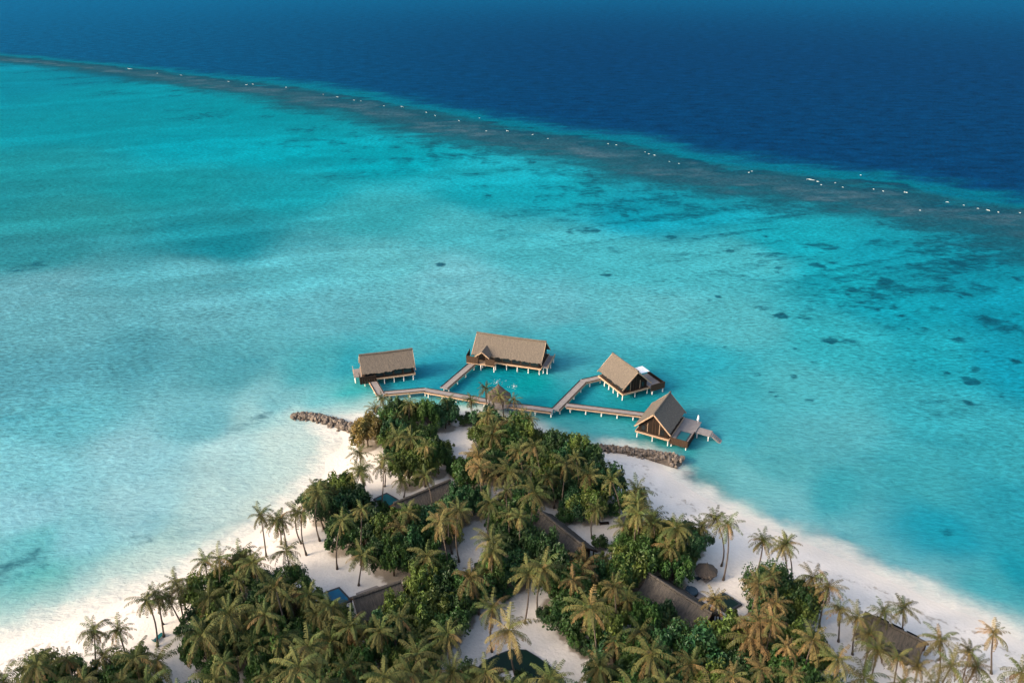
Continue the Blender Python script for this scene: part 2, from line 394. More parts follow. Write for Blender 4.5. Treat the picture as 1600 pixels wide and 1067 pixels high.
# long villa with entrance porch
r2, L2, hw2, f2, rz2 = water_villa((745.3, 519.6), (853.2, 534), 7.9, 4.7, 4.3, 'longest stilt villa, with a small gabled entrance porch over its gangway', 21, (-1, 0, 1), 3.1)
px = -L2 / 2 + 3.6
for s in (-1, 1):
    m = MB(); m.add([(px, -hw2 - 2.6, 5.7), (px, -hw2 + 1.6, 5.7), (px + s * 2.0, -hw2 + 1.6, 4.1), (px + s * 2.0, -hw2 - 2.6, 4.1),
                     (px, -hw2 - 2.6, 5.45), (px, -hw2 + 1.6, 5.45), (px + s * 2.0, -hw2 + 1.6, 3.85), (px + s * 2.0, -hw2 - 2.6, 3.85)],
                    [(0, 1, 2, 3), (7, 6, 5, 4), (0, 3, 7, 4), (1, 5, 6, 2), (3, 2, 6, 7), (0, 4, 5, 1)])
    m.build('porch_roof', M['thatch'], r2)
    m = MB(); m.bar((px, -hw2 - 2.66, 5.5), (px + s * 2.05, -hw2 - 2.66, 3.9), .08, .24); m.build('gable_board', M['pale_wood'], r2)
    m = MB(); m.bar((px + s * 1.0, -hw2 - 2.4, 1.95), (px + s * 1.0, -hw2 - 2.4, 4.6), .22, .22); m.build('porch_post', M['brown_wood'], r2)
m = MB(); m.box((px, -hw2 - .06, 2.95), (1.3, .1, 2.0)); dr = m.build('door', M['dark_wood'], r2)
m = MB(); m.box((px + .5, -hw2 - .14, 2.9), (.08, .06, .3)); m.build('handle', M['pale_wood'], dr)
deck_on(r2, px - 4.4, px + 3.6, -hw2 - 2.7, -hw2 - .7, 1.93, mt='pale_wood', step=3.6)
screen_on(r2, (px - 4.4, -hw2 - 2.7), (px - 1.1, -hw2 - 2.7), 1.95, 3.9, 'brown_wood')
screen_on(r2, (px + 1.1, -hw2 - 2.7), (px + 3.6, -hw2 - 2.7), 1.95, 3.7, 'brown_wood')
screen_on(r2, (px - 4.4, -hw2 - 2.7), (px - 4.9, -hw2 + 1.6), 1.95, 3.9)
screen_on(r2, (L2 / 2 + 1.6, -hw2 + .6), (L2 / 2 + 1.6, hw2), 1.7, 2.6, 'pale_wood', 'deck_fence')
deck_on(r2, L2 / 2 - .1, L2 / 2 + 1.6, -hw2 + .6, hw2, 1.9, step=2.6)
# third villa, with the white awning
r3, L3, hw3, f3, rz3 = water_villa((957.2, 552), (997.2, 580.6), 7.5, 4.3, 3.9, 'stilt villa with a white awning behind its sunlit tan roof', 31, (-1, 0, 1), 2.2)
deck_on(r3, -1.0, L3 / 2 + .8, hw3 + .7, hw3 + 4.6, 1.85)
screen_on(r3, (L3 / 2 + .8, hw3 + .2), (L3 / 2 + .8, hw3 + 4.6), 1.2, 3.0, 'brown_wood')
screen_on(r3, (-1.0, hw3 + 4.6), (L3 / 2 + .8, hw3 + 4.6), 1.4, 2.7)
aw = thing('white_awning', 'flat white cloth awning on a post behind a tan thatched roof', 'awning', r3.matrix_basis @ Vector((0, 0, 0)))
p3 = gp(1003, 576, 5.4); aw.location = (p3.x, p3.y, 1.85); aw.rotation_euler = (0, 0, rz3)
m = MB(); m.add([(-1.6, -1.3, 3.3), (1.6, -1.3, 3.3), (1.6, 1.3, 3.3), (-1.6, 1.3, 3.3), (0, 0, 3.62), (-1.6, -1.3, 3.22), (1.6, -1.3, 3.22), (1.6, 1.3, 3.22), (-1.6, 1.3, 3.22)],
               [(0, 1, 4), (1, 2, 4), (2, 3, 4), (3, 0, 4), (0, 5, 6, 1), (1, 6, 7, 2), (2, 7, 8, 3), (3, 8, 5, 0), (8, 7, 6, 5)])
m.build('canopy', M['white_cloth'], aw)
m = MB(); m.tube([(0, 0, 0), (0, 0, 3.5)], .06, 6); m.build('post', M['white_concrete'], aw)
# fourth villa, with the plunge pool
r4, L4, hw4, f4, rz4 = water_villa((1021.5, 647), (1047.2, 613), 7.6, 4.2, 4.0, 'stilt villa with a plunge pool deck, its gable striped with pale slats', 41, (-1, 0, 1), 2.4)
deck_on(r4, -L4 / 2 + .6, L4 / 2 + .2, -hw4 - 4.7, -hw4 - .7, 1.75)
screen_on(r4, (-L4 / 2 + .5, -hw4 - 4.8), (-L4 / 2 + .5, -hw4 - .6), .8, 2.5, 'brown_wood')
screen_on(r4, (-L4 / 2 + .5, -hw4 - 4.8), (-L4 / 2 + 5.6, -hw4 - 4.8), .8, 2.3)
m = MB(); m.box((-L4 / 2 + 3.2, -hw4 - 2.9, 1.79), (4.4, 2.6, .08)); q = m.build('plunge_pool', M['pool_tile'], r4)
m = MB(); m.box((-L4 / 2 + 3.2, -hw4 - 2.9, 1.85), (3.9, 2.1, .06)); m.build('pool_water', M['pool_water'], q)
deck_on(r4, L4 / 2 - 4.5, L4 / 2 - 1.9, -hw4 - 8.0, -hw4 - 4.75, 1.5, 'landing')
st = MB()
for i in range(6):
    st.box((L4 / 2 - 3.2, -hw4 - 8.2 - i * .42, 1.3 - i * .26), (1.4, .40, .08))
st.bar((L4 / 2 - 3.95, -hw4 - 8.0, 1.4), (L4 / 2 - 3.95, -hw4 - 10.6, -.3), .1, .2); st.bar((L4 / 2 - 2.45, -hw4 - 8.0, 1.4), (L4 / 2 - 2.45, -hw4 - 10.6, -.3), .1, .2)
st.build('water_steps', M['grey_deck'], r4)
pp = gp(1090, 662, 1.5); par = thing('folded_parasol', 'folded white parasol standing on the landing of the plunge pool villa', 'parasol', (pp.x, pp.y, 1.5))
m = MB(); m.tube([(0, 0, .75), (0, 0, .95), (0, 0, 1.6), (0, 0, 2.2), (0, 0, 2.3)], [.16, .26, .24, .16, .03], 8); m.build('canopy', M['white_cloth'], par, True)
m = MB(); m.tube([(0, 0, .08), (0, 0, 2.4)], .04, 6); m.build('pole', M['white_concrete'], par)
m = MB(); m.tube([(0, 0, 0), (0, 0, .1)], .32, 8); m.build('base', M['white_concrete'], par)

# ------------------------------------------------------------------ jetty
jet = thing('timber_jetty', 'branching grey timber jetty on white posts linking the stilt villas', 'jetty', tuple(gp(700, 612, 0)))
J0 = Vector(jet.location)
jp = MB(); jp.tube([(0, 0, -1.6), (0, 0, 1.30)], .16, 8); jpm = jp.mesh('post', M['white_concrete'])
def jetty_run(pts, wid=2.0, z=1.6, step=4.2):
    P = [gp(x, y, z) - J0 for x, y in pts]
    for i in range(len(P) - 1):
        a, b = P[i], P[i + 1]; d = (b - a).normalized(); nrm = Vector((-d.y, d.x, 0)); rz = math.atan2(d.y, d.x); ln = (b - a).length
        zz = z + rng.uniform(0, .012)
        m = MB(); m.box(((a + b) / 2).to_tuple()[:2] + (zz - .08,), (ln + wid * .3, wid, .16), rz); sec = m.build('deck_section', M['grey_deck'], jet)
        for s in (-1, 1):
            m = MB(); m.bar(tuple(a + nrm * s * (wid / 2 - .09) + Vector((0, 0, .07))), tuple(b + nrm * s * (wid / 2 - .09) + Vector((0, 0, .07))), .14, .14); m.build('kerb', M['dark_wood'], sec)
            m = MB(); m.bar(tuple(a + nrm * s * (wid / 2 + .05) + Vector((0, 0, -.2))), tuple(b + nrm * s * (wid / 2 + .05) + Vector((0, 0, -.2))), .09, .36); m.build('edge_beam', M['pale_wood'], sec)
        n = max(1, int(round(ln / step)))
        for k in range(n + (1 if i == len(P) - 2 else 0)):
            p = a.lerp(b, (k + .25) / n if k < n else 1)
            for s in (-1, 1): obj('post', jpm, jet, (p.x + nrm.x * s * (wid / 2 - .35), p.y + nrm.y * s * (wid / 2 - .35), 0))
jetty_run([(578.5, 588), (594.5, 615.5)])
jetty_run([(600.5, 614.2), (664, 608.5)], 1.9)
jetty_run([(665.5, 609.5), (731, 621), (797, 632.5), (862, 641)], 2.1)
jetty_run([(694, 605.6), (746, 561)], 2.1)
jetty_run([(868, 639.5), (911.5, 595.5), (944, 588)], 2.1)
jetty_run([(886, 633), (1009, 648)], 2.0)

# ------------------------------------------------------------------ beach villas, huts, pools
def beach_villa(A, B, w, d, label, seed, zr=6.0, gable=False):
    a = gp(*A, zr); b = gp(*B, zr); c = (a + b) / 2; L = (b - a).length; rz = math.atan2(b.y - a.y, b.x - a.x)
    g = min(ground_z(c.x, c.y), 1.6) - .1
    root = thing('beach_villa', label, 'villa', (c.x, c.y, g), rz, 'dark thatched villas among the palms')
    z = zr - g; gable_roof(root, L, w, z, d, 'thatch_old', seed)
    hw = w - .7; house_wall(root, L - 2.2, hw, 0, z - d * hw / w - .5, z - .5, 'dark_wood')
    for s in (-1, 1):
        for i in range(3):
            m = MB(); m.box((-L / 2 + 1.1 + (L - 2.2) * (i + .5) / 3, s * (hw + .03), 1.3), (1.9, .06, 1.8)); wd = m.build('window', M['glass'], root)
            m = MB(); m.box((-L / 2 + 1.1 + (L - 2.2) * (i + .5) / 3, s * (hw + .05), .36), (2.0, .1, .08)); m.build('sill', M['brown_wood'], wd)
        m = MB(); m.box((s * (L / 2 - 1.07), 0, 1.3), (.06, 1.8, 2.3)); dr = m.build('door', M['glass'], root)
        m = MB(); m.box((s * (L / 2 - 1.03), 0, 1.3), (.05, .08, 2.3)); m.build('frame', M['brown_wood'], dr)
        m = MB(); m.bar((s * (L / 2 - .2), -hw, 0), (s * (L / 2 - .2), -hw, z - d * hw / w - .5), .2, .2); m.build('verandah_post', M['brown_wood'], root)
        m = MB(); m.bar((s * (L / 2 - .2), hw, 0), (s * (L / 2 - .2), hw, z - d * hw / w - .5), .2, .2); m.build('verandah_post', M['brown_wood'], root)
    HOUSES.append((c.x, c.y, rz, L / 2, w)); return root, L, hw, rz

b1 = beach_villa((616, 786), (703, 750), 3.0, 2.6, 'dark thatched villa beside the teal pool, behind the bay beach', 51)
b2 = beach_villa((842, 796), (912, 853), 3.4, 2.7, 'thatched villa with a sunlit brown patch, ending in beams above a sandy clearing', 61)
b3 = beach_villa((552, 934), (626, 908), 3.3, 2.7, 'near-black thatched villa beside the bright blue pool', 71)
b4 = beach_villa((1014, 896), (1112, 958), 4.0, 3.0, 'grey thatched villa next to the daybed deck', 81)
b5 = beach_villa((1352, 957), (1446, 1004), 3.2, 2.5, 'grey thatched villa with palms standing over its roof, by the open beach', 91, zr=5.2)

def flat_poly(name, px, z, mt, parent=None, th=.12, origin=Vector((0, 0, 0))):
    P = [gp(x, y, z) - origin for x, y in px]; n = len(P)
    area = sum(P[i].x * P[(i + 1) % n].y - P[(i + 1) % n].x * P[i].y for i in range(n))
    if area < 0: P = P[::-1]
    m = MB(); m.add(P + [p - Vector((0, 0, th)) for p in P], [tuple(range(n)), tuple(range(2 * n - 1, n - 1, -1))] + [(i, n + i, n + (i + 1) % n, (i + 1) % n) for i in range(n)])
    return m.build(name, M[mt], parent)

def shrink(px, k):
    cx = sum(p[0] for p in px) / len(px); cy = sum(p[1] for p in px) / len(px)
    return [(cx + (x - cx) * k, cy + (y - cy) * k) for x, y in px]

POOLS = []
def pool(px, label, mt, z=GZ + .32, k=.80, name='plunge_pool', water='pool_water'):
    c = [sum(p[i] for p in px) / len(px) for i in (0, 1)]; o = gp(c[0], c[1], z); POOLS.append([gp(x, y, z).to_tuple()[:2] for x, y in px])
    t = thing(name, label, 'pool', (o.x, o.y, z - .7))
    o = Vector((o.x, o.y, z - .7))
    flat_poly('coping', px, z, 'pool_tile', t, .6, o)
    flat_poly(water, shrink(px, k), z + .02, mt, t, .1, o); return t
pool([(583, 779), (604, 769), (625, 781), (606, 795)], 'teal plunge pool with a dark rim at the end of a dark thatched villa', 'pool_water')
pool([(497, 928), (530, 916), (550, 937), (520, 950)], 'bright blue plunge pool with a black rim on the shaded sand', 'pool_water_b')
pool([(1104, 937), (1130, 924), (1160, 943), (1136, 957)], 'dark green plunge pool with a black rim beside the daybed deck', 'pond')
pd = pool([(742, 1046), (756, 1032), (775, 1022), (800, 1013), (822, 1014), (840, 1025), (858, 1038), (874, 1052), (888, 1070), (893, 1092), (850, 1092), (838, 1064), (822, 1050), (800, 1044), (778, 1050), (760, 1066), (745, 1066)],
          'curved dark green garden pond beside the sandy path', 'pond', k=.965, name='garden_pond')
pd['category'] = 'pond'
def deck_thing(px, label, z=GZ + .34):
    c = [sum(p[i] for p in px) / len(px) for i in (0, 1)]; o = gp(c[0], c[1], z - .4); POOLS.append([gp(x, y, z).to_tuple()[:2] for x, y in px])
    a, b, cc, d = [gp(x, y, z) for x, y in px]
    t = thing('sun_deck', label, 'deck', tuple(o)); n = 9
    for i in range(n):
        m = MB(); u0, u1 = (i + .03) / n, (i + .97) / n
        q = [a.lerp(b, u0), a.lerp(b, u1), d.lerp(cc, u1), d.lerp(cc, u0)]; q = [v - o for v in q]
        m.add(q + [v - Vector((0, 0, .35)) for v in q], [(0, 1, 2, 3), (7, 6, 5, 4), (0, 4, 5, 1), (1, 5, 6, 2), (2, 6, 7, 3), (3, 7, 4, 0)])
        m.build('plank', M['grey_deck'], t)
    return t
M['grey_deck_dark'] = M['grey_deck']
deck_thing([(1062, 924), (1080, 917), (1103, 931), (1088, 943)], 'grey plank deck carrying the navy daybed')
deck_thing([(556, 926), (589, 914), (598, 920), (568, 934)], 'narrow grey plank terrace along the near-black thatched villa')
deck_thing([(1096, 902), (1106, 898), (1114, 903), (1103, 909)], 'small grey plank platform beside the thatched beach parasol')
db = gp(1080, 926, GZ + .36); t = thing('daybed', 'round navy daybed on the grey plank deck', 'daybed', tuple(db))
m = MB(); m.tube([(0, 0, .02), (0, 0, .35)], 1.15, 14); m.build('base', M['dark_wood'], t)
m = MB(); m.tube([(0, 0, .36), (0, 0, .55), (0, 0, .62)], [1.12, 1.12, .95], 14); m.build('mattress', M['navy'], t)
for k in range(4):
    a = 2.2 + k * .5; m = MB(); m.tube([(math.cos(a) * .8, math.sin(a) * .8, .63), (math.cos(a) * .86, math.sin(a) * .86, .85), (math.cos(a) * .9, math.sin(a) * .9, 1.0)], [.27, .26, .08], 7); m.build('cushion', M['navy'], t)

def cone_hut(px, py, rad, h, eave, label, name='thatched_hut', sides=10, mt='thatch_hut', base=None, seed=3):
    g = base if base is not None else None
    p = gp(px, py, GZ if g is None else g); gz = ground_z(p.x, p.y) - .05 if g is None else g
    t = thing(name, label, 'hut' if name != 'thatched_parasol' else 'parasol', (p.x, p.y, gz)); r = random.Random(seed)
    m = MB(); rings = 6; vs = []; n = sides * 4
    for j in range(rings):
        v = (j + .15) / (rings - 1 + .15); 
        for i in range(n):
            a = 2 * math.pi * i / n; fac = math.cos(math.pi / sides) / math.cos((a % (2 * math.pi / sides)) - math.pi / sides)
            rr = rad * v ** 1.08 * (fac if sides < 8 else 1) * (1 + r.uniform(-.02, .02)) + (r.uniform(-.12, .12) if j == rings - 1 else 0)
            vs.append((math.cos(a) * rr, math.sin(a) * rr, eave + h * (1 - v) + r.uniform(-.04, .04)))
    fs = [(j * n + i, (j + 1) * n + i, (j + 1) * n + (i + 1) % n, j * n + (i + 1) % n) for j in range(rings - 1) for i in range(n)]
    o = len(vs); vs += [(v[0] * .97, v[1] * .97, v[2] - .22) for v in vs[-n:]]
    fs += [((rings - 1) * n + i, o + i, o + (i + 1) % n, (rings - 1) * n + (i + 1) % n) for i in range(n)]
    vs.append((0, 0, eave + h * .9)); fs += [(o + i, len(vs) - 1, o + (i + 1) % n) for i in range(n)]
    vs.append((0, 0, eave + h + .12)); fs += [(i, (i + 1) % n, len(vs) - 1) for i in range(n)]
    m.add(vs, fs); m.build('roof', M[mt], t)
    m = MB(); m.tube([(0, 0, eave + h - .1), (0, 0, eave + h + .28)], [.16, .05], 7); m.build('finial', M[mt], t)
    if name == 'thatched_parasol':
        m = MB(); m.tube([(0, 0, 0), (0, 0, eave + h * .8)], .09, 7); m.build('pole', M['trunk'], t)
    else:
        pm = MB(); pm.tube([(0, 0, -.1 if base is None else -2.6), (0, 0, eave + .1)], .11, 7); pme = pm.mesh('post', M['brown_wood'])
        for k in range(6):
            a = math.pi * k / 3; obj('post', pme, t, (math.cos(a) * rad * .74, math.sin(a) * rad * .74, 0))
        m = MB(); m.tube([(0, 0, .02), (0, 0, .18)], rad * .86, 16); m.build('floor', M['grey_deck'], t)
    return t
cone_hut(779, 632, 3.1, 3.2, 2.5, 'round thatched hut at the head of the jetty', seed=5, base=1.62)
cone_hut(664, 671, 2.7, 3.1, 1.5, 'small pyramid-roofed thatched hut beside the sandy path', sides=4, mt='thatch', seed=8)
cone_hut(1102, 901, 2.0, 1.6, 1.6, 'thatched parasol on the white sand in front of a green bush', 'thatched_parasol', seed=9)
def lounger(px, py, rz, label, mt):
    p = gp(px, py, GZ); t = thing('sun_lounger', label, 'lounger', (p.x, p.y, ground_z(p.x, p.y)), rz, None)
    m = MB(); m.box((0, 0, .30), (1.9, .7, .08)); m.build('seat', M[mt], t)
    m = MB(); m.box((-.85, 0, .52), (.7, .7, .08), 0, Matrix.Rotation(R(40), 3, 'Y')); m.build('backrest', M[mt], t)
    for x in (-.8, .8):
        for y in (-.28, .28):
            m = MB(); m.box((x, y, .14), (.07, .07, .3)); m.build('leg', M['dark_wood'], t)
lounger(944, 818, .1, 'dark lounger on the sand clearing at a bush edge', 'dark_wood')
lounger(1094, 903, .5, 'dark lounger under the thatched parasol', 'navy')
lounger(248, 997, 1.2, 'small teal lounger on sunlit sand among leaning palm trunks', 'pool_water')

# ------------------------------------------------------------------ breakwaters, rock by rock
def rock_mesh(seed):
    r = random.Random(seed); import bmesh
    bm = bmesh.new(); bmesh.ops.create_icosphere(bm, subdivisions=1, radius=.5)
    ax = [Vector((r.uniform(-1, 1), r.uniform(-1, 1), r.uniform(-1, 1))).normalized() for _ in range(5)]
    for v in bm.verts:
        for a in ax:
            dd = v.co.dot(a)
            if dd > .33: v.co -= a * (dd - .33) * .9
        v.co += Vector((r.uniform(-.05, .05), r.uniform(-.05, .05), r.uniform(-.05, .05)))
        v.co.z *= .8
    me = bpy.data.meshes.new('rock'); bm.to_mesh(me); bm.free(); me.materials.append(M['rock']); return me
ROCKS = [rock_mesh(s) for s in range(9)]
def breakwater(px, widths, height, n, label, size, seed):
    r = random.Random(seed); P = [gp(x, y, .3) for x, y in px]; c = P[len(P) // 2]
    t = thing('rock_breakwater', label, 'breakwater', (c.x, c.y, 0), group='rock breakwaters sheltering the beaches')
    ln = [(P[i + 1] - P[i]).length for i in range(len(P) - 1)]; tot = sum(ln)
    for k in range(n):
        s = (k + r.random()) / n * tot; i = 0
        while i < len(ln) - 1 and s > ln[i]: s -= ln[i]; i += 1
        u = s / ln[i]; p = P[i].lerp(P[i + 1], u); d = (P[i + 1] - P[i]).normalized(); w = widths[i] * (1 - u) + widths[i + 1] * u
        q = max(-1, min(1, r.gauss(0, .48))); h = height * (1 - q * q) * w / max(widths)
        sc = size * r.uniform(.7, 1.45)
        obj('rock', r.choice(ROCKS), t, (p.x - c.x - d.y * q * w / 2, p.y - c.y + d.x * q * w / 2, max(-.15, h - .1 + r.uniform(-.15, .1))),
            (r.uniform(-3, 3), r.uniform(-3, 3), r.uniform(-3, 3)), (sc * r.uniform(.85, 1.3), sc, sc * r.uniform(.75, 1.05)))
    m = MB(); nn = 26; vs = []
    for k in range(nn + 1):
        s = tot * k / nn; i = 0
        while i < len(ln) - 1 and s > ln[i]: s -= ln[i]; i += 1
        u = min(1, s / ln[i]); p = P[i].lerp(P[i + 1], u); d = (P[i + 1] - P[i]).normalized(); w = (widths[i] * (1 - u) + widths[i + 1] * u) * (.5 if k in (0, nn) else .92)
        for q in (-1, -.55, 0, .55, 1):
            vs.append((p.x - c.x - d.y * q * w / 2, p.y - c.y + d.x * q * w / 2, -.4 + (height * w / max(widths) + .2) * (1 - q * q) * (0.2 if k in (0, nn) else 1) + r.uniform(-.08, .08)))
    m.add(vs, [(k * 5 + j, k * 5 + j + 1, (k + 1) * 5 + j + 1, (k + 1) * 5 + j) for k in range(nn) for j in range(4)])
    m.build('core', M['rock'], t)
breakwater([(456, 651), (475, 649), (505, 655), (530, 662), (560, 674)], [2.6, 3.6, 3.6, 4.2, 5.2], 1.1, 260, 'dark brown rock breakwater curving out beside the pale bay', 1.0, 4)
breakwater([(905, 699), (950, 701), (990, 706), (1020, 713), (1045, 719), (1066, 724)], [2.0, 2.4, 2.8, 3.6, 4.8, 4.6], 1.7, 280, 'pale rock breakwater with a thick rounded head near the plunge pool villa', 1.0, 5)

# ------------------------------------------------------------------ landmarks used in plant labels
MARKS = [(664, 664, 'around the pyramid-roofed hut'), (779, 632, 'at the head of the jetty'), (560, 690, 'near the dark brown breakwater'), (930, 715, 'near the pale rock breakwater'),
         (606, 765, 'by the teal pool'), (520, 945, 'by the bright blue pool'), (870, 835, 'by the brown-patched villa roof'), (1055, 935, 'beside the daybed villa'),
         (1100, 870, 'around the thatched beach parasol'), (1400, 990, 'around the open-beach villa'), (820, 1045, 'around the curved garden pond'), (740, 850, 'along the narrow sand path'),
         (440, 835, 'by the shaded sand clearing'), (255, 975, 'near the teal lounger'), (120, 1045, 'in the sunlit beach clump'), (1225, 960, 'in the dark beachside thicket'),
         (950, 960, 'between the pond and daybed villa'), (360, 960, 'in the grove behind the sunlit beach'), (850, 735, 'in the grove behind the jetty'),
         (960, 800, 'near the dark lounger clearing'), (650, 860, 'between the two dark villas'), (620, 1020, 'between the blue pool and pond'), (1160, 1020, 'in the browned grove')]
def where(px, py):
    return min(MARKS, key=lambda q: (q[0] - px) ** 2 + ((q[1] - py) * 1.3) ** 2)[2]

# ------------------------------------------------------------------ broadleaf shrubs and trees
def leaf_mesh(seed, nclump, rx, rz, leaves, lsize):
    """Crown: leaf clumps spread over a dome, every leaf its own folded face, clumps lighter or darker by kind."""
    r = random.Random(seed); V = []; Fc = []; C = []
    for c in range(nclump):
        a = r.uniform(0, 2 * math.pi); e = math.asin(r.uniform(-.15, 1)); k = r.uniform(.45, 1.12)
        cc = Vector((math.cos(a) * math.cos(e) * rx * k, math.sin(a) * math.cos(e) * rx * k, rz * (.55 + .5 * math.sin(e) * k + r.uniform(-.08, .12))))
        cr = r.uniform(.16, .38) * rx; tint = r.uniform(.62, 1.35); warm = r.uniform(.9, 1.2)
        for l in range(leaves):
            d = Vector((r.gauss(0, 1), r.gauss(0, 1), r.gauss(.25, .9))).normalized(); p = cc + d * cr * (r.random() ** .45) * Vector((1, 1, .8)).length / 1.6
            if p.z < .15: p.z = .15 + r.random() * .4
            nrm = (d + Vector((r.gauss(0, .5), r.gauss(0, .5), r.gauss(.3, .5)))).normalized()
            u = nrm.orthogonal().normalized(); u = Matrix.Rotation(r.uniform(0, 6.28), 3, nrm) @ u; w = nrm.cross(u)
            s = lsize * r.uniform(.7, 1.4); o = len(V)
            V += [p - u * s * .6, p - w * s * .33 + nrm * s * .1, p + u * s * .6 - nrm * s * .12, p + w * s * .33 + nrm * s * .1]
            Fc += [(o, o + 1, o + 2), (o, o + 2, o + 3)]; t = tint * r.uniform(.8, 1.2); C += [(t * warm, t, t * .9)] * 4
    me = bpy.data.meshes.new('foliage'); me.from_pydata([tuple(v) for v in V], [], Fc); me.update(); me.materials.append(M['leaf']); cattr(me, 'tint', np.array(C)); return me
SHRUBS = [leaf_mesh(100 + i, 26, 1.0, 1.0, 100, .135) for i in range(6)]
TREES = [leaf_mesh(200 + i, 34, 1.0, 1.0, 110, .115) for i in range(3)] + [leaf_mesh(210 + i, 46, 1.0, 1.0, 120, .085) for i in range(2)] + [leaf_mesh(220 + i, 22, 1.05, 1.1, 120, .12) for i in range(2)]
def stem_mesh(seed):
    r = random.Random(seed); m = MB()
    m.tube([(0, 0, -.05), (r.uniform(-.05, .05), r.uniform(-.05, .05), .3), (0, 0, .6)], [.06, .045, .03], 6)
    for k in range(5):
        a = k * 1.256 + r.uniform(-.3, .3); m.tube([(0, 0, .25), (math.cos(a) * .3, math.sin(a) * .3, .55), (math.cos(a) * .6, math.sin(a) * .6, .8)], [.035, .022, .01], 5)
    return m.mesh('stem', M['bark'])
STEMS = [stem_mesh(i) for i in range(3)]
GREENS = [(.032, .080, .020), (.044, .094, .022), (.024, .058, .019), (.074, .112, .024), (.024, .076, .029)]
veg_pts = []
def shrub(x, y, r, h, col, kind, label, group, meshes):
    g = ground_z(x, y) - .08
    t = thing(kind, label, 'shrub' if 'shrub' in kind else 'tree', (x, y, g), rng.uniform(0, 6.28), group)
    f = obj('foliage', rng.choice(meshes), t, (0, 0, 0), (0, 0, 0), (r, r * rng.uniform(.85, 1.15), h)); f.color = (*col, 1)
    obj('stem', rng.choice(STEMS), t, (0, 0, 0), (0, 0, 0), (r, r, h)); veg_pts.append((x, y, r))
def place_shrubs(step, rmin, rmax, hmin, hmax, kind, adj, meshes, existing):
    n = 0; y = 62.0
    while y < 182:
        x = -95.0
        while x < 95:
            xx = x + rng.uniform(-.42, .42) * step; yy = y + rng.uniform(-.42, .42) * step; x += step
            r = rng.uniform(rmin, rmax); h = rng.uniform(hmin, hmax)
            p = pr((xx, yy, GZ + h * .45))
            if not any(inpoly(p[0], p[1], v) for v in VEG) or p[1] > 1120: continue
            if in_house(xx, yy, r * .45) or clear_at(xx, yy, h, r): continue
            if existing and any((xx - a) ** 2 + (yy - b) ** 2 < (.62 * (c + r)) ** 2 for a, b, c in existing): continue
            if any(inpoly(xx, yy, pl) for pl in POOLS): continue
            col = rng.choice(GREENS); tone = {0: 'deep green', 1: 'mid green', 2: 'dark green', 3: 'yellow-green', 4: 'blue-green'}[GREENS.index(col)]
            if p[0] < 590 and p[1] < 705 and p[1] > 655: col = (.15, .12, .035); tone = 'golden-brown'
            elif abs(p[0] - 1020) < 28 and abs(p[1] - 950) < 24: col = (.12, .13, .085); tone = 'silvery'
            wh = where(*p)
            shrub(xx, yy, r, h, col, kind, '%s%s %s %s' % ('' if 'low' in adj else ('tall ' if h > 6.1 else ('squat ' if h < 5.1 else '')), tone, adj, wh), '%ss %s' % (adj.replace('bushy ', ''), wh), meshes); n += 1
        y += step
    return n
n1 = place_shrubs(4.4, 2.5, 3.6, 4.2, 7.2, 'broadleaf_tree', 'bushy round-crowned tree', TREES, None)
n2 = place_shrubs(2.7, 1.3, 2.0, 1.6, 2.8, 'broadleaf_shrub', 'leafy low shrub', SHRUBS, list(veg_pts))
for px_, py_, r_, h_, col_, lab in ((960, 1075, 2.6, 3.0, (.22, .18, .03), 'golden-yellow rounded shrub in front of the green grove'), (1074, 858, 2.6, 3.4, (.03, .075, .02), 'glossy green rounded bush right behind the thatched beach parasol'),
                               (648, 815, 1.6, 2.4, (.03, .07, .02), 'small lone green bush at the end beams of the sunlit-roofed villa')):
    if lab.startswith('small'): px_, py_ = 938, 850
    p = gp(px_, py_, GZ + h_ * .4); shrub(p.x, p.y, r_, h_, col_, 'broadleaf_shrub', lab, 'single bushes', SHRUBS)

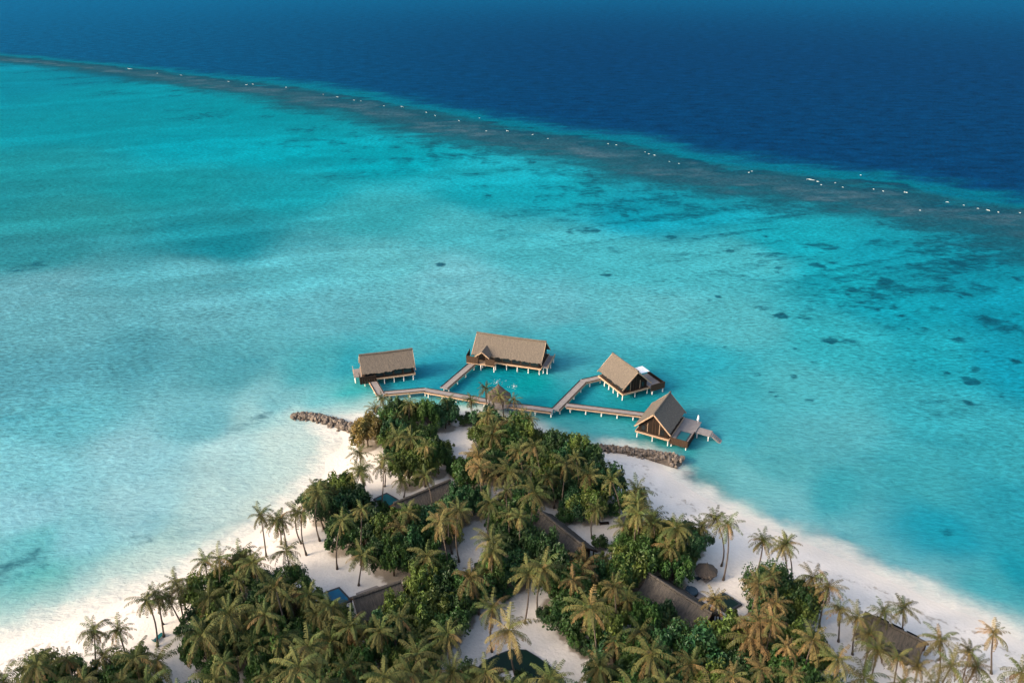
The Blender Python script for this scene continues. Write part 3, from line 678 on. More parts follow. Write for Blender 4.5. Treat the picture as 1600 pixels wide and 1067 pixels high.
# ------------------------------------------------------------------ palms
def frond_mesh(seed, elev, droop, length, dead=False):
    r = random.Random(seed); V = []; Fc = []; C = []
    n = 9; P = [Vector((0, 0, 0))]; D = []
    sw = r.uniform(-.25, .25)
    for i in range(n):
        t = (i + .5) / n; e = R(elev - droop * t ** 1.25); yaw = sw * t
        d = Vector((math.cos(e) * math.cos(yaw), math.cos(e) * math.sin(yaw), math.sin(e))); D.append(d); P.append(P[-1] + d * length / n)
    D.append(D[-1])
    def at(t):
        f = min(t * n, n - 1e-4); i = int(f); return P[i].lerp(P[i + 1], f - i), D[i].lerp(D[min(i + 1, n)], f - i).normalized()
    # midrib
    for i in range(n + 1):
        w = .055 * (1 - .8 * i / n); d = D[i]; s = d.cross(Vector((0, 0, 1))); s = s.normalized() if s.length > .05 else Vector((0, 1, 0)); u = s.cross(d)
        for q in (s * w, u * w, -s * w): V.append(P[i] + q); C.append((1.5, 1.35, 1.1))
    for i in range(n):
        for k in range(3): Fc.append((i * 3 + k, i * 3 + (k + 1) % 3, i * 3 + 3 + (k + 1) % 3, i * 3 + 3 + k))
    m = 21
    for k in range(m):
        t = .10 + .90 * (k + r.uniform(-.2, .2)) / (m - 1); t = min(.995, max(.08, t)); p, d = at(t)
        s = d.cross(Vector((0, 0, 1))); s = s.normalized() if s.length > .05 else Vector((0, 1, 0)); u = s.cross(d)
        ll = (.26 + .54 * math.sin(math.pi * min(1, t * .82 + .12)) ** .8) * r.uniform(.85, 1.12) * (.85 if dead else 1)
        for sg in (-1, 1):
            if r.random() < (.2 if dead else .04): continue
            hang = r.uniform(.35, .85) if not dead else r.uniform(.7, 1.4)
            ld = (s * sg + d * r.uniform(.45, .75) - u * hang * .55 - Vector((0, 0, hang * .55))).normalized()
            td = (ld - Vector((0, 0, hang * .75))).normalized()
            wd = (d - ld * d.dot(ld)).normalized() * .052; o = len(V)
            V += [p - wd * .6, p + wd * .6, p + ld * ll * .5 + wd, p + ld * ll * .5 - wd, p + ld * ll * .5 + td * ll * .5]
            Fc += [(o, o + 1, o + 2, o + 3), (o + 3, o + 2, o + 4)]
            c = r.uniform(.78, 1.25); C += [(c, c, c)] * 4 + [(c * 1.35, c * 1.12, c * .95)]
    me = bpy.data.meshes.new('frond'); me.from_pydata([tuple(v) for v in V], [], Fc); me.update(); me.materials.append(M['frond']); cattr(me, 'tint', np.array(C)); return me
FR = {'up': [frond_mesh(i, 78 - 7 * i, 50 + 8 * i, 3.3) for i in range(3)],
      'high': [frond_mesh(10 + i, 52 - 6 * i, 78 + 6 * i, 4.0) for i in range(4)],
      'mid': [frond_mesh(20 + i, 26 - 8 * i, 80 + 5 * i, 4.2) for i in range(4)],
      'low': [frond_mesh(30 + i, -6 - 10 * i, 62 + 4 * i, 4.0) for i in range(4)],
      'dead': [frond_mesh(40 + i, -48 - 8 * i, 36, 3.4, True) for i in range(3)]}
COCO = MB(); _r = random.Random(5)
for k in range(9):
    a = k * .7; rr = .32 + .06 * (k % 3); z = -.25 - .14 * (k % 3)
    COCO.tube([(math.cos(a) * rr, math.sin(a) * rr, z - .14), (math.cos(a) * rr, math.sin(a) * rr, z - .07), (math.cos(a) * rr, math.sin(a) * rr, z + .07), (math.cos(a) * rr, math.sin(a) * rr, z + .14)], [.04, .12, .12, .03], 6)
COCO_ME = COCO.mesh('coconut_cluster', M['coconut'])
NPALM = 0
def palm(base, hub, scale, dry, label, group, seed):
    global NPALM; NPALM += 1
    r = random.Random(seed); g = ground_z(base.x, base.y) - .12
    t = thing('coconut_palm', 'palm', 'palm tree', (base.x, base.y, g), 0, 'coconut palms ' + group)
    h = hub - Vector((base.x, base.y, g)); m = MB(); n = 8; bow = Vector((r.uniform(-.5, .5), r.uniform(-.5, .5), 0))
    pts = []; rad = []
    for i in range(n + 1):
        u = i / n; q = Vector((h.x * (u ** 1.5), h.y * (u ** 1.5), h.z * u)) + bow * math.sin(math.pi * u)
        pts.append(q); rad.append((.155 * (1 - u) + .095 * u + (.12 * max(0, 1 - u * 9))) * (.8 + .2 * scale))
    m.tube(pts, rad, 7); m.build('trunk', M['trunk'], t, True)
    base_c = Vector((.050, .073, .021)).lerp(Vector((.160, .112, .050)), dry)
    gr = r.uniform(.6, 1.2); tilt = (pts[-1] - pts[-2]).normalized(); tx, ty = tilt.x * .5, tilt.y * .5
    plan = [('up', 4, 0), ('high', 5, .05), ('mid', 6, .10), ('low', 6, .35)] + ([('dead', r.randint(1, 4), 1)] if r.random() < .35 + dry else [])
    az = r.uniform(0, 6.28)
    for cls, cnt, brown in plan:
        cnt = max(1, cnt + r.randint(-1, 1)); az += .4
        for k in range(cnt):
            f = obj('frond', r.choice(FR[cls]), t, tuple(h + Vector((0, 0, r.uniform(-.1, .1)))),
                    (ty * -1 + r.uniform(-.12, .12), tx + r.uniform(-.12, .12), az + 2 * math.pi * k / cnt + r.uniform(-.3, .3)))
            s = scale * r.uniform(.82, 1.12); f.scale = (s, s, s)
            c = base_c.lerp(Vector((.19, .115, .055)), min(1, brown * r.uniform(.3, 1.1) + (.5 if r.random() < dry * .25 else 0))) * gr * r.uniform(.85, 1.15)
            if r.random() < .3 and brown < .3: c = c.lerp(Vector((.050, .085, .026)), .6)
            f.color = (c.x, c.y, c.z, 1)
    if r.random() < .6: obj('coconut_cluster', COCO_ME, t, tuple(h))
    size = 'wide' if scale > .87 else ('small' if scale < .7 else 'medium')
    t['label'] = '%s %spalm, %s %s crown%s, %s' % (label[0], label[1], size, label[2], ', dead fronds hanging' if len(plan) > 4 else '', group)

# isolated palms: crown and foot both surveyed
FOOT = [(229, 938, 246, 1010), (244, 930, 256, 994), (250, 938, 255, 975), (264, 935, 296, 994), (274, 908, 287, 967), (283, 922, 291, 952), (147, 985, 150, 1055), (184, 984, 196, 1022),
        (407, 805, 416, 869), (430, 815, 439, 850), (438, 812, 446, 851), (462, 800, 471, 849), (473, 800, 479, 867), (497, 770, 500, 845), (512, 767, 515, 815), (535, 813, 527, 889),
        (597, 727, 601, 760), (629, 750, 631, 777), (564, 738, 567, 775), (561, 708, 566, 742), (955, 750, 966, 815), (932, 795, 925, 841), (975, 822, 975, 858), (1020, 818, 1019, 880), (1047, 855, 1049, 912),
        (1097, 825, 1101, 860), (1119, 812, 1127, 884), (1137, 820, 1130, 906), (1192, 845, 1184, 890), (1117, 937, 1116, 982), (1229, 850, 1232, 917), (1222, 855, 1226, 912), (1271, 902, 1241, 955),
        (1295, 917, 1280, 980), (1312, 952, 1310, 1002), (1341, 963, 1332, 1022), (1381, 957, 1380, 1002), (1411, 950, 1407, 1005), (1469, 1000, 1465, 1066), (1552, 990, 1549, 1052), (597, 622, 600, 655),
        (736, 625, 741, 668), (759, 607, 761, 648), (780, 619, 786, 662), (802, 625, 804, 663), (814, 646, 815, 672), (697, 628, 702, 662), (625, 965, 622, 1045), (594, 985, 593, 1065), (460, 940, 461, 980), (845, 845, 845, 873)]
# palms in the groves: crowns only
CROWN = [(47, 1046), (58, 1038), (5, 1064), (105, 1030), (162, 1025), (212, 1027), (246, 1032), (130, 1062), (190, 1066), (230, 1072), (320, 877), (342, 872), (376, 867), (372, 905), (327, 932), (317, 990), (377, 982), (357, 958), (395, 880),
         (447, 860), (430, 917), (447, 934), (482, 930), (516, 948), (407, 955), (495, 957), (415, 960), (437, 1000), (467, 1042), (482, 1010), (395, 1010), (350, 1035), (335, 1060), (420, 1055), (517, 1000), (550, 978), (540, 1045),
         (555, 1040), (600, 1058), (642, 1050), (652, 1022), (700, 992), (707, 1050), (680, 1062), (742, 1055), (760, 1050), (795, 985), (770, 950), (735, 902), (770, 862), (767, 845), (687, 817), (702, 803), (717, 798), (667, 868),
         (565, 795), (567, 867), (626, 825), (637, 800), (765, 785), (748, 716), (770, 742), (750, 732), (587, 640), (621, 650), (640, 631), (827, 655), (563, 735), (600, 716), (621, 682), (642, 684), (665, 697),
         (665, 742), (493, 763), (763, 648), (757, 655), (770, 680), (774, 670), (793, 657), (744, 708), (814, 696), (836, 698), (795, 737), (832, 730), (857, 745), (885, 725), (920, 740), (900, 715), (810, 705), (835, 770), (790, 765),
         (995, 767), (995, 787), (1017, 808), (1057, 825), (997, 803), (812, 807), (795, 805), (850, 888), (827, 895), (915, 880), (922, 950), (960, 917), (980, 935), (1060, 828), (1017, 1022), (1000, 985), (1080, 1038), (1172, 995),
         (1185, 972), (1190, 1045), (937, 1042), (1185, 912), (1145, 1057), (1515, 1017), (1310, 1030), (1360, 990), (1372, 1015), (1404, 1025), (1435, 1040), (1487, 1040), (1525, 1040), (1270, 1000), (1212, 942), (1207, 970), (1597, 1050),
         (1237, 1055), (1205, 897), (860, 1062), (895, 905), (905, 895), (800, 1075), (1040, 1065), (1350, 1060), (1410, 1068), (1460, 1072), (1300, 1070), (1560, 1085), (500, 1075), (280, 1085), (990, 1078), (1110, 1080), (1230, 1010), (575, 935 + 55)]
BIG = {(795, 985): 1.12, (922, 950): 1.15, (915, 880): 1.1, (377, 982): 1.12, (735, 902): 1.0, (1172, 995): 1.12, (687, 817): 1.0, (667, 868): 1.0, (625, 965): 1.0, (550, 978): .95, (700, 992): .95, (1017, 1022): 1.05}
DRY_SPOTS = [(1180, 990, .9, 90), (915, 885, .75, 45), (755, 728, .8, 22), (735, 900, .55, 25), (795, 985, .55, 25), (1290, 920, .5, 60), (1560, 990, .7, 60), (684, 815, .45, 50), (800, 640, .35, 50), (1440, 1030, .45, 90), (590, 630, .45, 30), (460, 940, .6, 12), (626, 825, .6, 14)]
def dryness(x, y):
    v = .18
    for a, b, s, w in DRY_SPOTS: v = max(v, s * math.exp(-((x - a) ** 2 + (y - b) ** 2) / (2 * w * w)))
    return v
def plabel(hx, hy, height, dry, lean):
    a = 'tall' if height > 11.3 else ('short' if height < 8.6 else 'medium-height')
    b = 'with browned fronds' if dry > .45 else 'with olive-green fronds'
    c = 'leaning ' if lean > 3.0 else ''
    return (a, c, 'browned' if dry > .45 else 'olive'), where(hx, hy)
for i, (hx, hy, bx, by) in enumerate(FOOT):
    base = gp(bx, by, GZ); base = gp(bx, by, max(.3, ground_z(base.x, base.y)))
    best = None
    for k in range(45, 160):
        q = gp(hx, hy, GZ + k * .1); dd = (q.xy - base.xy).length
        if best is None or dd < best[0]: best = (dd, q)
    hub = best[1]; dr = dryness(hx, hy); lab, grp = plabel(hx, hy, hub.z - GZ, dr, (hub.xy - base.xy).length)
    palm(base, hub, rng.uniform(.68, .86) * (.88 if hy < 665 else 1), dr, lab, grp, 500 + i)
for i, (hx, hy) in enumerate(CROWN):
    h = rng.uniform(6.5, 12.6) if hy > 690 else rng.uniform(5.5, 8.5)
    hub = gp(hx, hy, GZ + h); base = None
    for k in range(14):
        bb = Vector((hub.x + rng.uniform(-1.3, 1.3), hub.y + rng.uniform(-1.3, 1.3), GZ))
        if not in_house(bb.x, bb.y, .2) and ground_z(bb.x, bb.y) > .5 and not any(inpoly(bb.x, bb.y, pl) for pl in POOLS): base = bb; break
    if base is None: continue
    dr = dryness(hx, hy); lab, grp = plabel(hx, hy, h, dr, (hub.xy - base.xy).length)
    palm(base, hub, BIG.get((hx, hy), rng.choice((.62, .7, .78, .84, .9, .96, 1.02))) * rng.uniform(.95, 1.05) * (.76 if hy < 665 else 1), dr, lab, grp, 900 + i)
for i in range(40):       # small young palms between the trees, on forest ground only
    px_, py_ = rng.uniform(300, 1280), rng.uniform(690, 1090)
    hub = gp(px_, py_, GZ + rng.uniform(3.5, 6.0))
    if (px_ < 560 and py_ > 860) or not inpoly(px_, py_, VEG[0]) or in_house(hub.x, hub.y, 1.5) or clear_at(hub.x, hub.y, 3.5, 1.2): continue
    if any(inpoly(hub.x, hub.y, pl) for pl in POOLS): continue
    lab, grp = plabel(px_, py_, 5, .15, 0)
    palm(Vector((hub.x + .2, hub.y, GZ)), hub, rng.uniform(.6, .78), .12, lab, grp, 1500 + i)

# ------------------------------------------------------------------ the island's sand
xs = np.concatenate([np.linspace(-160, -110, 26)[:-1], np.linspace(-110, 120, 290), np.linspace(120, 170, 26)[1:]]); ys = np.concatenate([np.linspace(8, 60, 26)[:-1], np.linspace(60, 190, 170)])
X, Y = np.meshgrid(xs, ys); D = signed_dist(X, Y, SHORE); Z = land_z(D, X, Y)
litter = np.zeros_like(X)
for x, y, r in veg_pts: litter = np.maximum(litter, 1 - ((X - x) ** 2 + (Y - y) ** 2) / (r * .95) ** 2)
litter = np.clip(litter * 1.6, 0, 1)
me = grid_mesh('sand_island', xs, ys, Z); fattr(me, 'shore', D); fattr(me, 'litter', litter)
sm = bpy.data.materials.new('coral_sand'); sm.use_nodes = True; N = sm.node_tree.nodes; K = sm.node_tree.links; b = N['Principled BSDF']
b.inputs['Roughness'].default_value = .95; b.inputs['Specular IOR Level'].default_value = .1
def nd(t, **kw):
    n = N.new(t)
    for k, v in kw.items(): setattr(n, k, v)
    return n
def attr(n): a = nd('ShaderNodeAttribute'); a.attribute_name = n; return a.outputs['Fac']
def noise(scale, detail=4, src=None, rough=.55):
    n = nd('ShaderNodeTexNoise'); n.inputs['Scale'].default_value = scale; n.inputs['Detail'].default_value = detail; n.inputs['Roughness'].default_value = rough
    K.new(src if src is not None else nd('ShaderNodeTexCoord').outputs['Object'], n.inputs[0]); return n.outputs[0]
def mrange(x, a, b_, c, d, smooth=False):
    n = nd('ShaderNodeMapRange'); n.interpolation_type = 'SMOOTHSTEP' if smooth else 'LINEAR'
    for i, v in enumerate((a, b_, c, d)): n.inputs[i + 1].default_value = v
    K.new(x, n.inputs[0]); return n.outputs[0]
def math_(op, a, b_):
    n = nd('ShaderNodeMath', operation=op)
    for i, v in enumerate((a, b_)):
        if isinstance(v, (int, float)): n.inputs[i].default_value = v
        else: K.new(v, n.inputs[i])
    return n.outputs[0]
def mixc(f, a, b_, blend='MIX'):
    n = nd('ShaderNodeMix', data_type='RGBA', blend_type=blend)
    for i, v in ((0, f), (6, a), (7, b_)):
        if isinstance(v, (int, float)): n.inputs[i].default_value = v
        elif isinstance(v, tuple): n.inputs[i].default_value = (*v, 1)
        else: K.new(v, n.inputs[i])
    return n.outputs[2]
c = mixc(mrange(noise(.25), .35, .65, 0, 1), (.62, .58, .53), (.555, .52, .475))
c = mixc(mrange(noise(2.5, 6), .52, .72, 0, .45), c, (.44, .41, .37))
c = mixc(mrange(noise(.6, 8, None, .75), .60, .74, 0, .5, True), c, (.38, .34, .29))
wet = math_('ADD', attr('shore'), mrange(noise(.15), 0, 1, -1.4, 1.4)); c = mixc(mrange(wet, .2, 4.0, .9, 0, True), c, (.52, .49, .44))
wr = math_('ADD', attr('shore'), mrange(noise(.12, 3), .3, .7, -2.2, 2.2)); band = math_('MULTIPLY', mrange(wr, 4.6, 5.4, 0, 1, True), mrange(wr, 5.6, 6.6, 1, 0, True))
c = mixc(math_('MULTIPLY', band, mrange(noise(1.1, 6), .48, .62, 0, .55, True)), c, (.20, .165, .12))
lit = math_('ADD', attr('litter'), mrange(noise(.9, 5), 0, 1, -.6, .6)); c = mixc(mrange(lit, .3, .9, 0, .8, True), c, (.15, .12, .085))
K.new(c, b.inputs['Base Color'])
bp = nd('ShaderNodeBump'); bp.inputs['Strength'].default_value = .5; bp.inputs['Distance'].default_value = .25; K.new(noise(1.6, 6), bp.inputs['Height']); K.new(bp.outputs[0], b.inputs['Normal'])
me.materials.append(sm); tag(obj('sand_island', me), kind='structure')

# ------------------------------------------------------------------ lagoon, reef and open sea: one sheet to the horizon
xs = np.concatenate([-175 * 1.036 ** np.arange(150, 0, -1), np.linspace(-175, 260, 420), 260 * 1.036 ** np.arange(1, 140)])
ys = np.concatenate([np.linspace(-300, 30, 12)[:-1], np.linspace(30, 330, 300), 330 * 1.0215 ** np.arange(1, 215)])
X, Y = np.meshgrid(xs, ys)
# colour of the water body over its bed, sky reflection put in far out, surveyed at points: (x, y, r, g, b)
CP = [(0, 20, 0, 108, 150), (400, 20, 0, 100, 145), (800, 20, 2, 88, 138), (1200, 20, 2, 80, 132), (1600, 20, 2, 76, 130), (0, 65, 0, 98, 138), (400, 80, 0, 86, 130), (800, 110, 0, 68, 118), (1200, 150, 0, 58, 110), (1600, 180, 0, 54, 106),
      (800, 160, 0, 66, 112), (1300, 220, 0, 56, 104), (1600, 270, 0, 52, 100), (300, 100, 0, 92, 132), (0, 130, 0, 148, 170), (200, 150, 0, 155, 172), (400, 170, 0, 155, 170), (120, 200, 5, 155, 170), (300, 220, 0, 162, 178), (450, 230, 0, 165, 180), (600, 250, 0, 165, 180),
      (60, 260, 25, 155, 165), (0, 300, 30, 150, 160), (250, 290, 20, 158, 168), (450, 300, 20, 165, 178), (330, 350, 30, 150, 162), (350, 375, 20, 140, 155), (120, 330, 40, 155, 162), (60, 390, 45, 145, 155), (40, 450, 100, 172, 182), (300, 425, 85, 168, 178), (480, 410, 85, 178, 188), (600, 330, 55, 175, 185), (600, 400, 90, 182, 190), (750, 300, 15, 165, 180),
      (700, 350, 70, 180, 190), (700, 430, 105, 185, 194), (850, 300, 15, 162, 178), (850, 380, 70, 178, 188), (1000, 330, 10, 150, 170), (1000, 400, 70, 180, 190), (1100, 330, 15, 150, 168), (1150, 400, 70, 182, 192), (1250, 370, 20, 165, 180), (1300, 430, 20, 165, 180), (1400, 400, 15, 150, 168), (1400, 470, 15, 158, 176), (1550, 430, 10, 140, 160), (1550, 480, 10, 145, 166), (1580, 560, 15, 150, 172),
      (1450, 540, 30, 165, 180), (1300, 520, 50, 175, 186), (1150, 500, 80, 180, 188), (1000, 480, 90, 182, 190), (1250, 600, 75, 178, 186), (1450, 630, 55, 170, 182), (1580, 680, 55, 168, 180), (1150, 590, 60, 172, 182), (1120, 560, 45, 168, 182), (1080, 590, 45, 168, 180), (1150, 650, 70, 178, 188), (1300, 680, 85, 178, 186), (1300, 740, 60, 168, 178), (1450, 740, 60, 168, 178), (1580, 780, 40, 158, 174),
      (1450, 800, 25, 155, 174), (1550, 860, 25, 155, 172), (1500, 880, 70, 175, 184), (1590, 930, 70, 170, 178), (1420, 870, 110, 188, 194), (1320, 820, 110, 190, 195), (1230, 770, 115, 195, 200), (1160, 730, 110, 195, 198), (1100, 710, 95, 185, 188), (1200, 690, 85, 180, 186), (1080, 740, 95, 165, 165),
      (1480, 930, 130, 195, 196), (1550, 965, 140, 198, 196), (1350, 870, 150, 208, 204), (1250, 830, 160, 212, 206), (1150, 785, 165, 214, 206),
      (100, 500, 95, 170, 180), (300, 480, 95, 172, 182), (500, 480, 95, 178, 188), (200, 540, 80, 160, 172), (60, 570, 85, 162, 174), (350, 560, 80, 162, 172), (480, 560, 70, 168, 176), (540, 560, 50, 165, 178), (700, 480, 100, 182, 190), (850, 470, 95, 180, 190), (900, 520, 70, 175, 186), (650, 530, 75, 175, 186), (680, 560, 45, 165, 182), (660, 580, 35, 160, 178), (640, 590, 30, 160, 175),
      (560, 600, 60, 180, 182), (530, 610, 110, 195, 200), (700, 590, 25, 150, 172), (760, 590, 15, 150, 162), (820, 590, 5, 158, 162), (840, 610, 20, 158, 170), (790, 565, 10, 145, 160), (890, 570, 70, 172, 182), (900, 620, 15, 148, 160), (960, 620, 30, 158, 168), (930, 600, 40, 165, 178), (1000, 630, 25, 155, 165),
      (640, 622, 100, 200, 198), (700, 628, 120, 205, 200), (610, 630, 120, 205, 200), (740, 640, 115, 200, 198), (870, 660, 70, 175, 178), (940, 660, 75, 178, 182), (880, 675, 110, 195, 192), (960, 690, 60, 165, 165), (1020, 695, 40, 160, 160), (1060, 690, 55, 165, 170),
      (100, 640, 95, 180, 190), (300, 640, 110, 185, 194), (450, 610, 120, 190, 196), (420, 630, 150, 205, 206), (480, 630, 165, 212, 210), (550, 640, 165, 212, 208), (200, 700, 140, 202, 210), (350, 700, 170, 214, 214), (450, 690, 185, 218, 212), (500, 680, 195, 220, 210), (480, 730, 195, 220, 212), (350, 770, 175, 214, 212), (60, 720, 120, 195, 204), (40, 780, 135, 200, 210), (200, 780, 150, 206, 212),
      (400, 800, 190, 218, 208), (300, 830, 170, 212, 206), (250, 880, 175, 212, 202), (100, 830, 130, 198, 206), (30, 850, 100, 185, 190), (40, 900, 85, 180, 178), (100, 900, 130, 198, 200), (150, 900, 160, 208, 202), (50, 960, 165, 208, 200), (0, 985, 180, 210, 200)]
cpw = np.array([(*gp(a, b_).to_tuple()[:2],) for a, b_, *_ in CP]); cpc = np.array([lin(q[2:]) for q in CP])
cu, cv = np.arctan2(cpw[:, 0], cpw[:, 1]) * 1.3, np.log(np.hypot(cpw[:, 0], cpw[:, 1]))
wx = X + (fbm(X * .035, Y * .035, 31) - .5) * 14; wy = Y + (fbm(X * .035, Y * .035, 41) - .5) * 14
U, Vv = np.arctan2(wx, np.maximum(wy, 20)) * 1.3, np.log(np.hypot(wx, wy) + 5)
num = np.zeros((X.size, 3)); den = np.zeros(X.size); uf, vf = U.ravel(), Vv.ravel()
for i in range(len(CP)):
    w = 1.0 / (((uf - cu[i]) ** 2 + (vf - cv[i]) ** 2) + 4e-4) ** 2.1; num += w[:, None] * cpc[i]; den += w
W = num / den[:, None]
W = W * (1 - .17 * (sstep(230, 330, Y) * sstep(60, -120, X))).ravel()[:, None] * np.array([1.0, .965, 1.0])
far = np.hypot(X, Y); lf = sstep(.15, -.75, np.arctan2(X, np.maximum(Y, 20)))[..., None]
deep = np.array(lin((0, 63, 108))) * (1 - lf) + np.array(lin((0, 92, 134))) * lf  # paler on the left: sun-side glitter put into the colour
deep = deep * (1 - .5 * sstep(800, 2600, far)[..., None]) + np.array(lin((0, 116, 164))) * .5 * sstep(800, 2600, far)[..., None]  # paling with distance: sky reflection put into the sea colour
REEF_PX = [(-900, 30), (-300, 64), (0, 89), (200, 108), (357, 128), (447, 138), (553, 157), (666, 177), (793, 205), (963, 228), (1063, 256), (1170, 270), (1267, 282), (1417, 302), (1480, 317), (1597, 334), (1900, 420), (2600, 640)]
REEF = [gp(*p).to_tuple()[:2] for p in REEF_PX]
S = line_dist(X, Y, REEF)                        # positive towards the open sea
S = np.where(S < 0, S * (1.12 + .9 * sstep(-150, -600, X)), S * (1 + .5 * sstep(-150, -600, X)))
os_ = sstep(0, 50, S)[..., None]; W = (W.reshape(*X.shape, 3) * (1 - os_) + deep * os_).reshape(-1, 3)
# beds of coral and seagrass on the lagoon floor: (x, y, width in the survey, flatness, strength)
BEDS = [(1280, 415, 26, .35, .75), (1300, 410, 20, .35, .6), (1497, 411, 32, .3, .9), (1357, 412, 34, .4, .35), (1140, 393, 14, .35, .6), (1214, 419, 12, .45, .7), (1170, 433, 9, .4, .6), (1220, 493, 22, .45, .8), (1264, 482, 22, .4, .5), (1189, 481, 22, .35, .5), (1257, 497, 20, .35, .5), (1297, 533, 26, .3, .65), (1327, 535, 26, .3, .65),
        (1384, 442, 38, .4, .75), (1334, 453, 18, .4, .8), (1354, 452, 30, .4, .6), (1369, 461, 18, .3, .7), (1325, 460, 10, .4, .8), (1467, 433, 56, .4, .5), (1510, 460, 20, .35, .75), (1534, 452, 40, .35, .55), (1499, 463, 12, .5, .75), (1560, 506, 64, .35, .6), (1499, 530, 28, .35, .65), (1449, 514, 16, .35, .5), (1372, 523, 14, .3, .5), (1520, 595, 30, .35, .8), (1522, 577, 20, .4, .6),
        (1512, 628, 15, .5, .7), (1587, 564, 12, .5, .8), (1274, 575, 26, .35, .3), (1567, 619, 12, .4, .5), (1227, 671, 6, .6, .6), (1314, 480, 11, .45, .6), (1367, 483, 17, .35, .5), (1395, 482, 9, .5, .6), (1464, 483, 26, .35, .4), (1437, 490, 20, .35, .4), (688, 413, 17, .3, .9), (946, 430, 17, .3, .6), (1050, 371, 19, .3, .8), (916, 360, 52, .2, .6), (996, 332, 13, .35, .7), (976, 337, 15, .35, .6),
        (766, 308, 20, .3, .6), (831, 253, 20, .25, .7), (610, 232, 20, .2, .6), (573, 232, 20, .2, .6), (1038, 439, 20, .4, .3), (400, 657, 70, .30, .34), (40, 418, 54, .3, .4), (215, 842, 60, .35, .26), (310, 812, 36, .3, .24), (25, 885, 80, .55, .32), (1477, 828, 26, .5, .5), (1075, 745, 34, .6, .55), (1050, 735, 20, .6, .5), (1380, 380, 60, .2, .45), (1450, 395, 70, .2, .5),
        (1200, 330, 60, .2, .5), (1000, 300, 70, .15, .4), (870, 270, 60, .15, .4), (700, 225, 70, .12, .4), (1100, 350, 40, .2, .35), (960, 315, 30, .2, .4), (780, 335, 40, .15, .35), (480, 205, 60, .1, .4), (330, 180, 60, .1, .4), (1530, 378, 170, .16, .55), (1420, 352, 110, .14, .45), (1240, 326, 120, .14, .45), (1050, 290, 110, .12, .4), (640, 218, 120, .08, .4), (1580, 405, 90, .2, .45), (1180, 345, 60, .15, .35), (890, 268, 110, .1, .4)]
_b = random.Random(21)
for _ in range(90):
    q = _b.uniform(0, 1) ** .7; BEDS.append((1100 + 500 * q, _b.uniform(370, 640) - 40 * q, _b.uniform(4, 13), _b.uniform(.3, .5), _b.uniform(.35, .8)))
nb = fbm(X * .35, Y * .35, 77, 4); dark = np.zeros(X.shape)
for bx, by, w, fl, st in BEDS:
    c0 = gp(bx, by); a0 = gp(bx - w / 2, by); f0 = gp(bx, by - w * fl / 2); rx = (c0 - a0).length * 1.15; ry = (f0 - c0).length * 1.15
    qx, qy = X - c0.x, Y - c0.y
    if (bx, by) == (400, 657): a_ = .75; qx, qy = qx * math.cos(a_) + qy * math.sin(a_), -qx * math.sin(a_) + qy * math.cos(a_); rx, ry = 9, 2.6
    e = np.hypot(qx / rx, qy / ry); dark = np.maximum(dark, st * sstep(1.35, .45, e + (nb - .5) * 1.3))
# streaks of deeper channel and weed running obliquely towards the reef
su = X * .93 + Y * .37; sv = -X * .37 + Y * .93
near = sstep(-260, -70, S) * (S < 0)
st = sstep(.50, .70, fbm(su * .016, sv * .14, 91, 4)); dark = np.maximum(dark, st * .55 * near)
pt = sstep(.60, .74, fbm(X * .05 + 9, Y * .09, 93, 4)); dark = np.maximum(dark, pt * .55 * sstep(-260, -110, S) * (S < 0) * sstep(-150, 80, X))
lt = sstep(.56, .74, fbm(su * .006, sv * .055, 95, 4)) * (S < -50) * (Y > 200); W = W * (1 + .22 * lt.ravel()[:, None])
W = W * (1 + (.22 * (fbm(X * .06, Y * .12, 97, 4) - .5) * (S < -30)).ravel()[:, None])
WGAIN = 0.535
D = -signed_dist(X, Y, SHORE)
sh = sstep(np.where(X < -20, 15.0, 8.0), 0.0, D + (fbm(X * .1, Y * .1, 61) - .5) * 8).ravel()[:, None]; W = W * (1 - sh * .85) + np.array(lin((200, 221, 217))) * sh * .85   # sandy bed showing through knee-deep water
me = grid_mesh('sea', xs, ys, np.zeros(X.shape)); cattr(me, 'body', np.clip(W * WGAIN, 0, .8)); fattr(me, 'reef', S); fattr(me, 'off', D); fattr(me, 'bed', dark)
wm = bpy.data.materials.new('sea_water'); wm.use_nodes = True; N = wm.node_tree.nodes; K = wm.node_tree.links; b = N['Principled BSDF']; out = N['Material Output']
tc = nd('ShaderNodeTexCoord').outputs['Object']
body = nd('ShaderNodeAttribute'); body.attribute_name = 'body'
mp = nd('ShaderNodeMapping'); mp.inputs['Rotation'].default_value = (0, 0, R(-22)); mp.inputs['Scale'].default_value = (.5, 1.0, 1); K.new(tc, mp.inputs[0])
big = noise(.022, 5, tc); sfine = noise(.09, 5, mp.outputs[0])
s2 = math_('ADD', attr('reef'), math_('ADD', mrange(big, .3, .7, -10, 10), mrange(sfine, .3, .7, -14, 14)))
ramp = nd('ShaderNodeValToRGB'); cr = ramp.color_ramp; K.new(mrange(s2, -120, 120, 0, 1), ramp.inputs[0])
def rc(s, c, a):
    e = cr.elements.new((s + 120) / 240); l = lin(c); e.color = (l[0] * WGAIN, l[1] * WGAIN, l[2] * WGAIN, a)
while len(cr.elements) > 1: cr.elements.remove(cr.elements[0])
cr.elements[0].position = 0; cr.elements[0].color = (*[v * WGAIN for v in lin((10, 85, 105))], 0)
for s, c_, a in ((-76, (10, 92, 112), 0), (-58, (10, 84, 104), .5), (-44, (20, 84, 102), .85), (-38, (48, 96, 114), .93), (-28, (78, 112, 128), 1), (-12, (62, 102, 122), 1), (-5, (26, 82, 104), 1), (2, (4, 78, 104), 1), (8, (0, 116, 138), 1), (22, (0, 114, 140), .9), (40, (0, 84, 122), .5), (62, (0, 70, 116), 0)): rc(s, c_, a)
mott = noise(.35, 6, mp.outputs[0], .68)
